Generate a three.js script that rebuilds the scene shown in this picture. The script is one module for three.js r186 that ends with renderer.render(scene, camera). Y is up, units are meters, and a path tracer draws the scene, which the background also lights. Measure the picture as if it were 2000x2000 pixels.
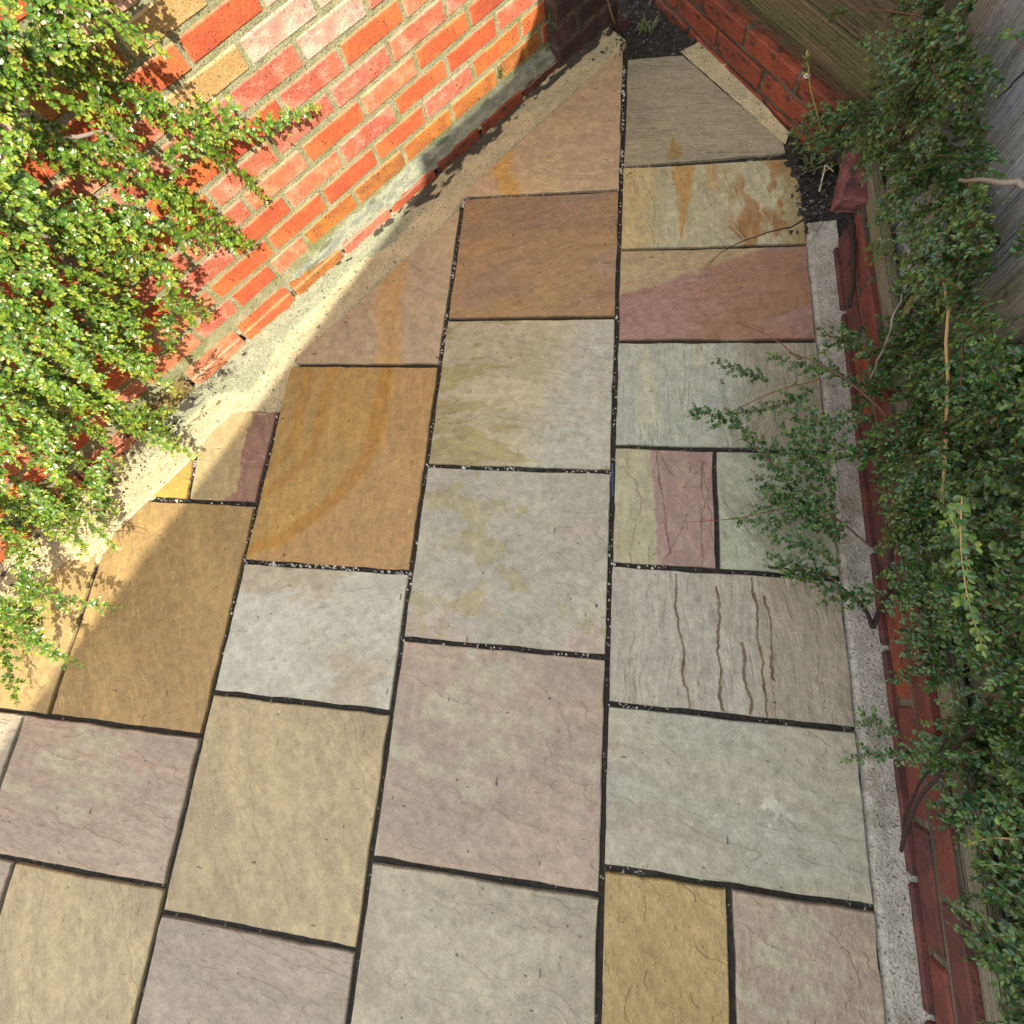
import * as THREE from 'three';
import { mergeGeometries } from 'three/addons/utils/BufferGeometryUtils.js';

// ---------------------------------------------------------------- camera, sky, sun, exposure
const scene = new THREE.Scene();
const camera = new THREE.PerspectiveCamera(2 * Math.atan(1000 / 1085.37) * 180 / Math.PI, 1, 0.05, 200);
camera.position.set(0, 1.5085, 0);
camera.up.set(-0.03017, 0.328426, -0.944048);
camera.lookAt(-0.17081, 1.5085 - 0.932279, -0.318873);
camera.setViewOffset(2000, 2000, 0, 113.4, 2000, 2000);
camera.updateProjectionMatrix();

// wall frame: T along the wall, NW out of the wall, the wall face passes through WO
const TH = 0.6998, WD = 1.5244;
const NW = new THREE.Vector3(Math.cos(TH), 0, Math.sin(TH)), T = new THREE.Vector3(Math.sin(TH), 0, -Math.cos(TH));
const WO = NW.clone().multiplyScalar(-WD), WROT = Math.atan2(Math.cos(TH), Math.sin(TH));
const UP = new THREE.Vector3(0, 1, 0);

const SUN_EL = 45 * Math.PI / 180, SUN_AZ = -10 * Math.PI / 180;      // azimuth measured from the wall normal
const SUN = NW.clone().multiplyScalar(Math.cos(SUN_AZ) * Math.cos(SUN_EL)).addScaledVector(T, Math.sin(SUN_AZ) * Math.cos(SUN_EL)).addScaledVector(UP, Math.sin(SUN_EL));

const EXPOSURE = 1.9, SUN_I = 4.8, SKY_I = 1.05;
const renderer = new THREE.WebGLRenderer({ antialias: true });
renderer.setSize(1024, 1024);
renderer.toneMapping = THREE.LinearToneMapping;
renderer.toneMappingExposure = EXPOSURE;
renderer.shadowMap.enabled = true;

const sun = new THREE.DirectionalLight(new THREE.Color(1, 0.93, 0.8), SUN_I);
sun.position.copy(SUN).multiplyScalar(14);
sun.target.position.set(0, 0, 0);
sun.castShadow = true;
sun.shadow.radius = 0.8;
sun.shadow.mapSize.set(4096, 4096);
Object.assign(sun.shadow.camera, { left: -8, right: 8, top: 8, bottom: -8, near: 0.5, far: 40 });
scene.add(sun, sun.target);

// ---------------------------------------------------------------- noise
function hash(x, y, s) {
  let h = Math.imul(x, 374761393) ^ Math.imul(y, 668265263) ^ Math.imul(s + 11, 1274126177);
  h = Math.imul(h ^ (h >>> 13), 1274126177);
  return ((h ^ (h >>> 16)) >>> 0) / 4294967296;
}
function vn(x, y, s = 0) {
  const ix = Math.floor(x), iy = Math.floor(y); let fx = x - ix, fy = y - iy;
  fx = fx * fx * (3 - 2 * fx); fy = fy * fy * (3 - 2 * fy);
  const a = hash(ix, iy, s), b = hash(ix + 1, iy, s), c = hash(ix, iy + 1, s), d = hash(ix + 1, iy + 1, s);
  return a + (b - a) * fx + (c - a) * fy + (a - b - c + d) * fx * fy;
}
function fbm(x, y, s = 0, o = 4) {
  let v = 0, a = 0.5, n = 0;
  for (let i = 0; i < o; i++) { v += a * vn(x, y, s + i * 17); n += a; a *= 0.5; x = x * 2.03 + 3.1; y = y * 2.03 + 1.7; }
  return v / n;
}
const sst = (a, b, x) => { x = Math.min(1, Math.max(0, (x - a) / (b - a))); return x * x * (3 - 2 * x); };
const mix = (a, b, t) => [a[0] + (b[0] - a[0]) * t, a[1] + (b[1] - a[1]) * t, a[2] + (b[2] - a[2]) * t];
const hex = h => [((h >> 16) & 255) / 255, ((h >> 8) & 255) / 255, (h & 255) / 255];
function RNG(seed) { let a = seed >>> 0; return () => { a = (a + 0x6D2B79F5) | 0; let t = Math.imul(a ^ (a >>> 15), 1 | a); t = (t + Math.imul(t ^ (t >>> 7), 61 | t)) ^ t; return ((t ^ (t >>> 14)) >>> 0) / 4294967296; }; }
function tex(w, h, fn, srgb = true) {
  const d = new Uint8Array(w * h * 4);
  for (let y = 0; y < h; y++) for (let x = 0; x < w; x++) {
    const c = fn((x + 0.5) / w, (y + 0.5) / h), i = (y * w + x) * 4;
    d[i] = Math.max(0, Math.min(255, c[0] * 255)); d[i + 1] = Math.max(0, Math.min(255, c[1] * 255)); d[i + 2] = Math.max(0, Math.min(255, c[2] * 255)); d[i + 3] = 255;
  }
  const t = new THREE.DataTexture(d, w, h, THREE.RGBAFormat);
  t.magFilter = THREE.LinearFilter; t.minFilter = THREE.LinearMipmapLinearFilter; t.generateMipmaps = true;
  t.wrapS = t.wrapT = THREE.RepeatWrapping;
  if (srgb) t.colorSpace = THREE.SRGBColorSpace;
  t.needsUpdate = true;
  return t;
}

// sky: pale blue air with thin bright cloud, the same all round
{
  const w = 256, h = 128, d = new Float32Array(w * h * 4);
  for (let y = 0; y < h; y++) for (let x = 0; x < w; x++) {
    const el = ((y + 0.5) / h - 0.5) * Math.PI, az = (x + 0.5) / w * 2 * Math.PI, s = Math.sin(el);
    const X = Math.cos(el) * Math.cos(az), Z = Math.cos(el) * Math.sin(az);
    let c = mix([0.98, 1.0, 1.02], [0.62, 0.78, 1.0], sst(0.0, 0.8, s));
    if (s > 0) { const k = sst(0.42, 0.72, fbm(X / (s + 0.35) * 1.6 + 7, Z / (s + 0.35) * 1.6 + 3, 5, 4)); c = mix(c, [1.25, 1.22, 1.17], k); }
    else c = [0.3, 0.29, 0.26];
    const i = (y * w + x) * 4;
    d[i] = c[0] * SKY_I; d[i + 1] = c[1] * SKY_I; d[i + 2] = c[2] * SKY_I; d[i + 3] = 1;
  }
  const t = new THREE.DataTexture(d, w, h, THREE.RGBAFormat, THREE.FloatType);
  t.mapping = THREE.EquirectangularReflectionMapping; t.magFilter = THREE.LinearFilter; t.minFilter = THREE.LinearFilter; t.needsUpdate = true;
  scene.background = t; scene.environment = t;
}

// ---------------------------------------------------------------- helpers
const taken = {};
function numbered(n) { const k = taken[n] = (taken[n] ?? -1) + 1; return k ? `${n}_${String(k).padStart(3, '0')}` : n; }
function tag(o, label, category, group) { o.userData.label = label; o.userData.category = category; if (group) o.userData.group = group; return o; }
function thing(name, label, category, group) { const g = new THREE.Group(); g.name = numbered(name); scene.add(g); return tag(g, label, category, group); }
function mesh(name, geo, mat, parent) { const m = new THREE.Mesh(geo, mat); m.name = parent === scene ? numbered(name) : name; m.castShadow = m.receiveShadow = true; parent.add(m); return m; }
function geom(pos, uv, idx, col) {
  const g = new THREE.BufferGeometry();
  g.setAttribute('position', new THREE.Float32BufferAttribute(pos, 3));
  if (uv) g.setAttribute('uv', new THREE.Float32BufferAttribute(uv, 2));
  if (col) g.setAttribute('color', new THREE.Float32BufferAttribute(col, 3));
  if (idx) g.setIndex(idx);
  g.computeVertexNormals();
  return g;
}
const V = (a, b, c) => new THREE.Vector3(a, b, c);
const VA = a => new THREE.Vector3(a[0], a[1], a[2]);
const wallPt = (u, v, off = 0) => WO.clone().addScaledVector(T, u).addScaledVector(NW, off).addScaledVector(UP, v);

// block with every edge chamfered; uv spans the front face, the top and the ends alike
function block(w, h, d, c, seed = 0, jit = 0, uw = 0.215, uh = 0.065) {
  const r = RNG(seed + 5), pos = [], uv = [];
  const H = [w / 2, h / 2, d / 2], cor = {};
  for (const sx of [-1, 1]) for (const sy of [-1, 1]) for (const sz of [-1, 1]) {
    const s = [sx, sy, sz], j = [0, 1, 2].map(() => (r() - 0.5) * 2 * jit), cc = c * (0.6 + r() * 1.1);
    cor[s] = [0, 1, 2].map(a => [0, 1, 2].map(k => s[k] * (H[k] - (k === a ? 0 : cc)) + j[k]));
  }
  const push = (p, a) => { pos.push(...p); if (a === 2) uv.push(p[0] / uw + 0.5, p[1] / uh + 0.5); else if (a === 1) uv.push(p[0] / uw + 0.5, p[2] / 0.1025 + 0.5); else uv.push(p[2] / uw + 0.5, p[1] / uh + 0.5); };
  const tri = (a, b, c2, ax, out) => {
    const e1 = V(b[0] - a[0], b[1] - a[1], b[2] - a[2]), e2 = V(c2[0] - a[0], c2[1] - a[1], c2[2] - a[2]);
    if (e1.cross(e2).dot(out) < 0) [b, c2] = [c2, b];
    push(a, ax); push(b, ax); push(c2, ax);
  };
  for (let a = 0; a < 3; a++) for (const s of [-1, 1]) {
    const b = (a + 1) % 3, e = (a + 2) % 3, q = [[-1, -1], [1, -1], [1, 1], [-1, 1]].map(([x, y]) => { const k = [0, 0, 0]; k[a] = s; k[b] = x; k[e] = y; return cor[k][a]; });
    const o = V(0, 0, 0).setComponent(a, s);
    tri(q[0], q[1], q[2], a, o); tri(q[0], q[2], q[3], a, o);
  }
  for (let a = 0; a < 3; a++) { const b = (a + 1) % 3, e = (a + 2) % 3; for (const sb of [-1, 1]) for (const se of [-1, 1]) {
    const k = s => { const m = [0, 0, 0]; m[a] = s; m[b] = sb; m[e] = se; return m; };
    const p0 = cor[k(-1)][b], p1 = cor[k(1)][b], p2 = cor[k(1)][e], p3 = cor[k(-1)][e], o = V(0, 0, 0).setComponent(b, sb).setComponent(e, se);
    const ax = b === 2 || e === 2 ? 2 : b === 1 || e === 1 ? 1 : 0;
    tri(p0, p1, p2, ax, o); tri(p0, p2, p3, ax, o);
  } }
  for (const k in cor) { const s = k.split(',').map(Number); tri(cor[k][0], cor[k][1], cor[k][2], 2, VA(s)); }
  return geom(pos, uv);
}
function tube(pts, r0, r1, sides = 5) {
  const pos = [], idx = [], n = pts.length;
  for (let i = 0; i < n; i++) {
    const d = pts[Math.min(i + 1, n - 1)].clone().sub(pts[Math.max(i - 1, 0)]).normalize();
    const a = Math.abs(d.y) > 0.9 ? V(1, 0, 0) : V(0, 1, 0), x = a.cross(d).normalize(), y = d.clone().cross(x), r = r0 + (r1 - r0) * i / (n - 1);
    for (let k = 0; k < sides; k++) { const t = k / sides * 2 * Math.PI, p = pts[i].clone().addScaledVector(x, Math.cos(t) * r).addScaledVector(y, Math.sin(t) * r); pos.push(p.x, p.y, p.z); }
  }
  for (let i = 0; i < n - 1; i++) for (let k = 0; k < sides; k++) { const a = i * sides + k, b = i * sides + (k + 1) % sides; idx.push(a, b, a + sides, b, b + sides, a + sides); }
  return geom(pos, null, idx);
}
function curve(P, n = 10, wob = 0, seed = 1) {
  const c = new THREE.CatmullRomCurve3(P.map(p => Array.isArray(p) ? VA(p) : p)), r = RNG(seed), o = c.getPoints(n);
  if (wob) for (const p of o) p.add(V(r() - 0.5, r() - 0.5, r() - 0.5).multiplyScalar(2 * wob));
  return o;
}
// uneven sheet over a grid: f(i/nu, j/nv) -> Vector3
function sheet(nu, nv, f, su = 1, sv = 1) {
  const pos = [], uv = [], idx = [];
  for (let j = 0; j <= nv; j++) for (let i = 0; i <= nu; i++) { const p = f(i / nu, j / nv); pos.push(p.x, p.y, p.z); uv.push(p.x * su, p.z * sv); }
  for (let j = 0; j < nv; j++) for (let i = 0; i < nu; i++) { const a = j * (nu + 1) + i; idx.push(a, a + 1, a + nu + 1, a + 1, a + nu + 2, a + nu + 1); }
  const g = geom(pos, uv, idx);
  if (g.attributes.normal.getY(Math.floor(nu * nv / 2)) < 0) { for (let i = 0; i < idx.length; i += 3) [idx[i + 1], idx[i + 2]] = [idx[i + 2], idx[i + 1]]; g.setIndex(idx); g.computeVertexNormals(); }
  return g;
}

// ---------------------------------------------------------------- shared materials
const std = o => new THREE.MeshStandardMaterial(o);
function mortarTex(c0, c1, c2, seed, moss = 0) {
  return tex(512, 512, (x, y) => {
    const X = x * 60, Y = y * 60; let c = mix(hex(c0), hex(c1), sst(0.3, 0.7, fbm(X * 0.25, Y * 0.25, seed)));
    c = mix(c, hex(c2), sst(0.62, 0.75, fbm(X * 0.12 + 9, Y * 0.12, seed + 3, 5)) * moss);
    const g = vn(X * 5, Y * 5, seed + 8); const p = vn(X * 2.6, Y * 2.6, seed + 14);
    const k = 0.86 + g * 0.28 - sst(0.84, 0.93, p) * 0.45;
    return [c[0] * k, c[1] * k, c[2] * k];
  });
}
const mortarBump = tex(512, 512, (x, y) => { const v = fbm(x * 150, y * 150, 40, 3) * 0.6 + fbm(x * 26, y * 26, 41, 3) * 0.5 - sst(0.84, 0.93, vn(x * 156, y * 156, 54)) * 0.5; return [v, v, v]; }, false);
const wallMortar = std({ map: mortarTex(0x918e6e, 0x7f7e5e, 0x6f7448, 1, 0.7), bumpMap: mortarBump, bumpScale: 0.004, roughness: 0.95 });
const filletMat = std({ map: mortarTex(0xb5a682, 0xa59a78, 0x8f8a70, 2, 0.5), bumpMap: mortarBump, bumpScale: 0.004, roughness: 0.95 });
const ledgeMat = std({ map: mortarTex(0x8f8f78, 0x74786a, 0x5a6048, 3, 0.8), bumpMap: mortarBump, bumpScale: 0.005, roughness: 0.95 });
const stripMat = std({ map: mortarTex(0xa29e92, 0x928e82, 0x74705f, 4, 0.5), bumpMap: mortarBump, bumpScale: 0.005, roughness: 0.95 });
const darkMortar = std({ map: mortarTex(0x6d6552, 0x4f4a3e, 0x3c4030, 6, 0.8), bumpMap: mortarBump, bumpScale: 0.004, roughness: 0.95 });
const soilMat = std({ map: tex(256, 256, (x, y) => { const k = 0.1 + 0.14 * fbm(x * 40, y * 40, 70, 4); return [k * 1.12, k, k * 0.86]; }), bumpMap: mortarBump, bumpScale: 0.008, roughness: 1 });
const sandMat = std({ map: tex(512, 512, (x, y) => { const a = fbm(x * 60, y * 60, 74, 3), w = sst(0.74, 0.8, fbm(x * 90, y * 90, 75, 2)) * sst(0.5, 0.62, fbm(x * 7, y * 7, 76, 2)); const k = 0.1 + 0.12 * a; return mix([k * 1.08, k, k * 0.88], [0.62, 0.6, 0.55], w); }), roughness: 1 });

// brick skins: body colour, second colour, bloom (white salts) or soot amounts
function brickTex(a, b, seed, bloom = 0, soot = 0, dots = 1, smear = soot < 0.25 ? 0.5 : 0) {
  return tex(224, 80, (x, y) => {
    const X = x * 8, Y = y * 2.6;
    let c = mix(hex(a), hex(b), sst(0.35, 0.68, fbm(X * 0.8, Y * 0.8, seed, 4)));
    const bl = sst(0.66 - bloom * 0.4, 0.9 - bloom * 0.3, fbm(X * 0.8 + 4, Y * 0.9, seed + 5, 6) * 0.8 + 0.2 * vn(X * 11, Y * 11, seed + 6));
    c = mix(c, hex(0xcdbba6), bl * Math.min(0.9, bloom * 1.1) * (0.5 + 0.5 * vn(X * 12, Y * 12, seed + 2)));
    const ed = Math.min(x, 1 - x) * 2.7, ey = Math.min(y, 1 - y); c = mix(c, hex(0xb8a486), smear * (1 - sst(0.02, 0.13, Math.min(ed, ey) + 0.09 * (fbm(X * 3, Y * 3, seed + 7, 3) - 0.5))));   // mortar smeared on the arrises
    c = mix(c, hex(0x2c2420), sst(0.6, 0.78, fbm(X * 0.9, Y * 1.4, seed + 9, 4)) * soot);
    const g = 0.9 + 0.2 * vn(X * 14, Y * 14, seed + 1);
    const pit = sst(0.86, 0.94, vn(X * 7, Y * 7, seed + 3)) * 0.5 * dots;
    const k = g * (1 - pit);
    return [c[0] * k, c[1] * k, c[2] * k];
  });
}
const brickBump = tex(256, 96, (x, y) => { const v = 0.7 * fbm(x * 26, y * 9, 90, 4) + 0.35 * vn(x * 90, y * 30, 92) - 0.5 * sst(0.86, 0.94, vn(x * 56, y * 18, 93)); return [v, v, v]; }, false);
const bm = (...a) => std({ map: brickTex(...a), bumpMap: brickBump, bumpScale: 0.0016, roughness: 0.85 });
const BR = {
  o1: bm(0xb2562f, 0xa54a2c, 101, 0.12), o2: bm(0xb86236, 0xac522e, 111, 0.2), o3: bm(0xa64e2e, 0x984428, 121, 0.1), o4: bm(0xb0652e, 0xb2562f, 131, 0.15, 0.1),
  p1: bm(0xb06048, 0xa4523e, 141, 0.42), p2: bm(0xb86c50, 0xac5a40, 151, 0.5), p3: bm(0xb46a52, 0xa85844, 157, 0.48), p4: bm(0xb5744f, 0xb06244, 163, 0.36), w1: bm(0xb58e7a, 0xb07868, 161, 0.75), w2: bm(0xac6a55, 0xb09080, 171, 0.85),
  y1: bm(0xae8a5a, 0xa38250, 181, 0.3), m1: bm(0xa0642e, 0x8e562a, 191, 0.05, 0.15, 1.6), m2: bm(0xac6a2c, 0x9c5c2c, 201, 0, 0.1, 1.8), g1: bm(0x7a6a3c, 0x6e5c34, 207, 0.1, 0.3, 1.4),
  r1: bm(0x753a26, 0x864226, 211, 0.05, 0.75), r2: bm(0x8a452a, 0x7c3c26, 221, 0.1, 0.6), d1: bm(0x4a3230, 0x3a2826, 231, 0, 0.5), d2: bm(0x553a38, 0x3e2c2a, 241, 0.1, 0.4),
  l1: bm(0x5f352c, 0x522c28, 251, 0.2, 0.6), l2: bm(0x6a372a, 0x5c2f27, 261, 0.15, 0.5), v1: bm(0x7a4a48, 0x6a3c3c, 271, 0.2, 0.6)
};
const BG = []; for (let i = 0; i < 9; i++) BG.push(block(0.211, 0.0615, 0.1, 0.004, 300 + i, 0.0012));

// ---------------------------------------------------------------- ground and patio
{
  const g = mesh('ground', new THREE.PlaneGeometry(80, 80).rotateX(-Math.PI / 2), soilMat, scene);
  const uv = g.geometry.attributes.uv; for (let i = 0; i < uv.count; i++) uv.setXY(i, uv.getX(i) * 80, uv.getY(i) * 80);
  g.position.y = -0.06; g.userData.kind = 'structure';
}
const patio = new THREE.Group(); patio.name = 'patio'; patio.userData.kind = 'structure'; scene.add(patio);
mesh('joint_sand', sheet(60, 60, (i, j) => V(-2.9 + i * 3.52, -0.012 + 0.005 * (vn(i * 200, j * 200, 3) - 0.5), -2.1 + j * 3.5), 2, 2), sandMat, patio);

function clipHalf(poly, nx, nz, k) {           // keep p.n >= k
  const out = [];
  poly.forEach((a, i) => {
    const b = poly[(i + 1) % poly.length], da = a[0] * nx + a[1] * nz - k, db = b[0] * nx + b[1] * nz - k;
    if (da >= 0) out.push(a);
    if ((da >= 0) !== (db >= 0)) { const t = da / (da - db); out.push([a[0] + (b[0] - a[0]) * t, a[1] + (b[1] - a[1]) * t]); }
  });
  return out;
}
// colours of one slab: base pair, grain direction and stretch, riven steps, and special marks
function slabSkin(W, H, o, seed) {
  const ca = Math.cos(o.ang || 0), sa = Math.sin(o.ang || 0), A = hex(o.c[0]), B = hex(o.c[1]), C = o.c[2] ? hex(o.c[2]) : null, L = hex(o.line || 0x7d6850);
  const st = o.st || 4, steps = o.steps || 5, nx = Math.max(128, Math.round(W * 640)), ny = Math.max(128, Math.round(H * 640));
  const height = new Float32Array(nx * ny);
  const map = tex(nx, ny, (u, v) => {
    const x = u * W, y = v * H, wx = x + 0.05 * (fbm(x * 7, y * 7, seed + 50, 3) - 0.5), wy = y + 0.05 * (fbm(x * 7 + 5, y * 7, seed + 51, 3) - 0.5);
    const gx = wx * ca + wy * sa, gy = -wx * sa + wy * ca;
    const lo = fbm(gx * 4, gy * 4 * st * 0.6, seed, 4);
    let c = mix(A, B, sst(0.32, 0.68, lo));
    if (C) c = mix(c, C, sst(o.ct || 0.56, (o.ct || 0.56) + 0.09, fbm(gx * 4.5 + 20, gy * 4.5 * Math.sqrt(st), seed + 7, 5)) * (o.ca || 0.8));
    if (o.mark) {
      const q = 0.016 * (fbm(x * 34, y * 34, seed + 52, 4) - 0.5), q2 = 0.016 * (fbm(x * 34 + 8, y * 34, seed + 53, 4) - 0.5), w = (o.mw ?? 0.35);
      c = mix(c, o.mark(c, u + ((wx - x) * w + q) / W, v + ((wy - y) * w + q2) / H, x, y, seed), Math.min(1, 0.5 + 0.62 * fbm(gx * 30, gy * 30 * Math.sqrt(st), seed + 54, 4)));
    }
    const n = fbm(gx * 3.2, gy * 3.2 * st * 0.7, seed + 20, 5) * steps, f = n - Math.floor(n), e = sst(0.465, 0.535, f);
    const edge = Math.max(0, 1 - Math.abs(f - 0.5) / 0.032) * sst(0.45, 0.62, fbm(x * 9, y * 9, seed + 60, 2)), str = fbm(gx * 18, gy * 18 * st, seed + 30, 4), fine = vn(x * 500, y * 500, seed + 31), mid = fbm(x * 60, y * 60, seed + 35, 3);
    c = mix(c, L, edge * (o.la ?? 0.28));
    const gran = vn(x * 260, y * 260, seed + 33); let k = 1.0 + 0.13 * (str - 0.5) * (o.gr || 1.0) + 0.1 * (fine - 0.5) + 0.08 * (gran - 0.5) + 0.2 * (mid - 0.5);
    const d = vn(x * 75, y * 75, seed + 40); if (d > 0.972) k *= 0.55;
    const wv = vn(x * 110 + 9, y * 110, seed + 41); if (wv > 0.985) c = mix(c, [0.8, 0.78, 0.72], 0.7);
    height[Math.min(ny - 1, Math.floor(v * ny)) * nx + Math.min(nx - 1, Math.floor(u * nx))] = (Math.floor(n) + e) / steps * 0.6 + str * 0.13 + mid * 0.16 + gran * 0.05 + fine * 0.04;
    return [c[0] * k * 0.975, c[1] * k * 0.98, c[2] * k * 0.925];
  });
  const bump = tex(nx, ny, (u, v) => { const h = height[Math.min(ny - 1, Math.floor(v * ny)) * nx + Math.min(nx - 1, Math.floor(u * nx))]; return [h, h, h]; }, false);
  return std({ map, bumpMap: bump, bumpScale: o.bump || 0.011, roughness: o.rough || 0.62 });
}
let slabSeed = 10, plainN = 0; const plainSkins = [];
function slab(poly, o, mat) {
  slabSeed += 101; const r = RNG(slabSeed), cx = poly.reduce((s, p) => s + p[0], 0) / poly.length, cz = poly.reduce((s, p) => s + p[1], 0) / poly.length;
  const pts = [];
  poly.forEach((a, i) => {
    const b = poly[(i + 1) % poly.length], L = Math.hypot(b[0] - a[0], b[1] - a[1]), n = Math.max(1, Math.round(L / 0.022)), ox = -(b[1] - a[1]) / L, oz = (b[0] - a[0]) / L;
    for (let k = 0; k < n; k++) { const t = k / n, j = (fbm(t * L * 14 + i * 9, slabSeed, 2, 3) - 0.5) * 0.006 + (r() - 0.5) * 0.0012; pts.push([a[0] + (b[0] - a[0]) * t + ox * j, a[1] + (b[1] - a[1]) * t + oz * j]); }
  });
  const xs = poly.map(p => p[0]), zs = poly.map(p => p[1]), x0 = Math.min(...xs), x1 = Math.max(...xs), z0 = Math.min(...zs), z1 = Math.max(...zs);
  const W = x1 - x0, H = z1 - z0, m = pts.length, pos = [], uv = [], idx = [];
  const dy = (r() - 0.5) * 0.002, tx = (r() - 0.5) * 0.003, tz = (r() - 0.5) * 0.003;
  const ring = (ins, y) => pts.forEach(([x, z]) => { const l = Math.hypot(x - cx, z - cz), X = x - (x - cx) / l * ins, Z = z - (z - cz) / l * ins; pos.push(X, y + dy + (X - cx) * tx + (Z - cz) * tz, Z); uv.push((X - x0) / W, (Z - z0) / H); });
  ring(0.0035, 0); ring(0.001, -0.0025); ring(0, -0.032);
  const tris = THREE.ShapeUtils.triangulateShape(pts.map(p => new THREE.Vector2(p[0], p[1])), []);
  for (const t of tris) idx.push(t[0], t[2], t[1]);
  for (let q = 0; q < 2; q++) for (let i = 0; i < m; i++) { const a = q * m + i, b = q * m + (i + 1) % m; idx.push(a, b, a + m, b, b + m, a + m); }
  let g = geom(pos, uv, idx);
  if (g.attributes.normal.getY(0) < 0) { for (let i = 0; i < idx.length; i += 3) [idx[i + 1], idx[i + 2]] = [idx[i + 2], idx[i + 1]]; g = geom(pos, uv, idx); }
  g = g.toNonIndexed(); g.computeVertexNormals();
  if (!o.label) { const k = plainN++ % 5; mat = plainSkins[k] || (plainSkins[k] = slabSkin(0.5, 0.45, o, slabSeed)); }
  const s = mesh('paving_slab', g, mat || slabSkin(W, H, o, slabSeed), patio);
  if (o && o.label) s.userData.label = o.label;
  return s;
}
const rect = (x0, x1, z0, z1, g = 0.006) => [[x0 + g, z0 + g], [x1 - g, z0 + g], [x1 - g, z1 - g], [x0 + g, z1 - g]];
const atWall = (p, off) => clipHalf(p, NW.x, NW.z, -WD + off);
const xA = 0.014, xB = -0.532, xC = -1.05, xE = 0.582;
const band = (v, c0, w0, w1) => Math.max(0, sst(w0, w0 + (w1 - w0) * 0.3, v) * (1 - sst(w0 + (w1 - w0) * 0.7, w1, v)));
const lineMark = (pts, wid, col, amt) => (c, u, v, x, y, s) => {          // mineral seams that wander down the slab
  for (const [u0, v0, u1, v1] of pts) { const t = (v - v0) / (v1 - v0); if (t < 0 || t > 1) continue; const q = u0 + (u1 - u0) * t + 0.06 * (fbm(v * 4, u0 * 30, s + 77, 6) - 0.5); const dd = Math.abs(u - q) / (0.45 + 0.9 * fbm(v * 7, u0 * 9, s + 78, 2)); c = mix(c, hex(col), amt * (1 - sst(wid * 0.4, wid, dd))); }
  return c;
};
// middle and left columns
slab(atWall([[xB - 0.2, -1.467 - 0.006], [xA - 0.006, -1.467 - 0.006], [xA - 0.006, -2.128], [xB - 0.2, -2.128]], 0.155), { label: 'peach triangular slab with an orange band', c: [0xb39a7c, 0xab947c], ang: 0.1, st: 3, steps: 4, line: 0xd0b898, la: 0.5, mark: (c, u, v, x, y, s) => mix(c, hex(0xbd8f45), 0.75 * band(u + 0.16 * (fbm(v * 4, 2, s, 3) - 0.5) - 0.04 * v, 0, 0.18, 0.36) * sst(0.35, 0.6, v)) });
slab(rect(xB, xA, -1.467, -0.972), { label: 'brown slab with fine diagonal grain', c: [0x967858, 0x886e58, 0x8c7870], ct: 0.6, ca: 0.5, ang: -0.35, st: 6, steps: 7, line: 0xb59a78, la: 0.5 });
slab(rect(xB, xA, -0.972, -0.472), { label: 'beige slab with an olive patch on its left half', c: [0xa99d85, 0x9e937d], ang: 0.05, st: 5, steps: 7, line: 0x8a7d66, mark: (c, u, v, x, y, s) => { c = mix(c, hex(0xa3a09a), sst(0.5, 0.85, u + 0.25 * v - 0.1)); return mix(c, hex(0x8c7c50), 0.7 * sst(0.47, 0.56, fbm(u * 5, v * 16, s + 3, 6) + 0.2 * (v - 0.55) - 0.28 * sst(0.4, 0.6, u))); } });
slab(rect(xB, xA, -0.472, 0.018), { label: 'pale grey slab with yellow lichen-like stains and rusty seam', c: [0xa29c8f, 0x9a948c, 0xa8968e], ct: 0.6, ang: -0.15, st: 3, steps: 8, line: 0x80746a, la: 0.45, mark: (c, u, v, x, y, s) => mix(c, hex(0x948b62), 0.6 * sst(0.54, 0.64, fbm(u * 7, v * 9, s + 3, 6) + 0.3 * (0.3 - u) + 0.1 * (v - 0.5))) });
slab(rect(xB, xA, 0.018, 0.52), { c: [0xa08d80, 0x95857a, 0xa19a88], ang: 0.2, st: 4, steps: 6 });
slab(rect(xB, xA, 0.52, 1.02), { c: [0xa39a8a, 0x988e80], ang: 0.1, st: 4, steps: 6 });
slab(atWall([[xC + 0.02, -0.804 - 0.006], [xB - 0.006, -0.804 - 0.006], [xB - 0.006, -1.44], [xC + 0.02, -1.44]], 0.2), { label: 'sandy triangular slab with a soft orange streak', c: [0xa8937a, 0x9f8c78], ang: 1.0, st: 3, steps: 4, la: 0.15, mark: (c, u, v, x, y, s) => mix(c, hex(0xb98a4c), 0.6 * band(u + 0.1 * (fbm(v * 3, 5, s, 3) - 0.5) - 0.12 * v, 0, 0.42, 0.68)) });
slab(rect(xC, xB, -0.804, -0.157), { label: 'golden slab with curved amber bands', c: [0xa5844c, 0x9f8050], ang: 1.45, st: 6, steps: 5, line: 0xcaa868, la: 0.55, mark: (c, u, v, x, y, s) => {
  const q = Math.hypot((u + 0.25) * 0.95, Math.max(0, v - 0.35) * 1.35 * (1 + 0.25 * u)) + 0.08 * (fbm(u * 4, v * 2.5, s + 2, 4) - 0.5);
  c = mix(c, hex(0x9b6a2a), 0.75 * (band(q, 0, 0.8, 0.93) + 0.7 * band(q, 0, 0.48, 0.56) + 0.6 * band(q, 0, 0.34, 0.41)));
  return mix(c, hex(0xa17e58), 0.9 * sst(0.91, 0.95, q)); } });
slab(rect(xC, xB, -0.157, 0.2), { label: 'whitish slab with pink and olive clouding', c: [0xaaa69c, 0xb2aea8, 0xa2927f], ct: 0.52, ca: 0.6, ang: -0.4, st: 3, steps: 6, line: 0x8c8478 });
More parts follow.
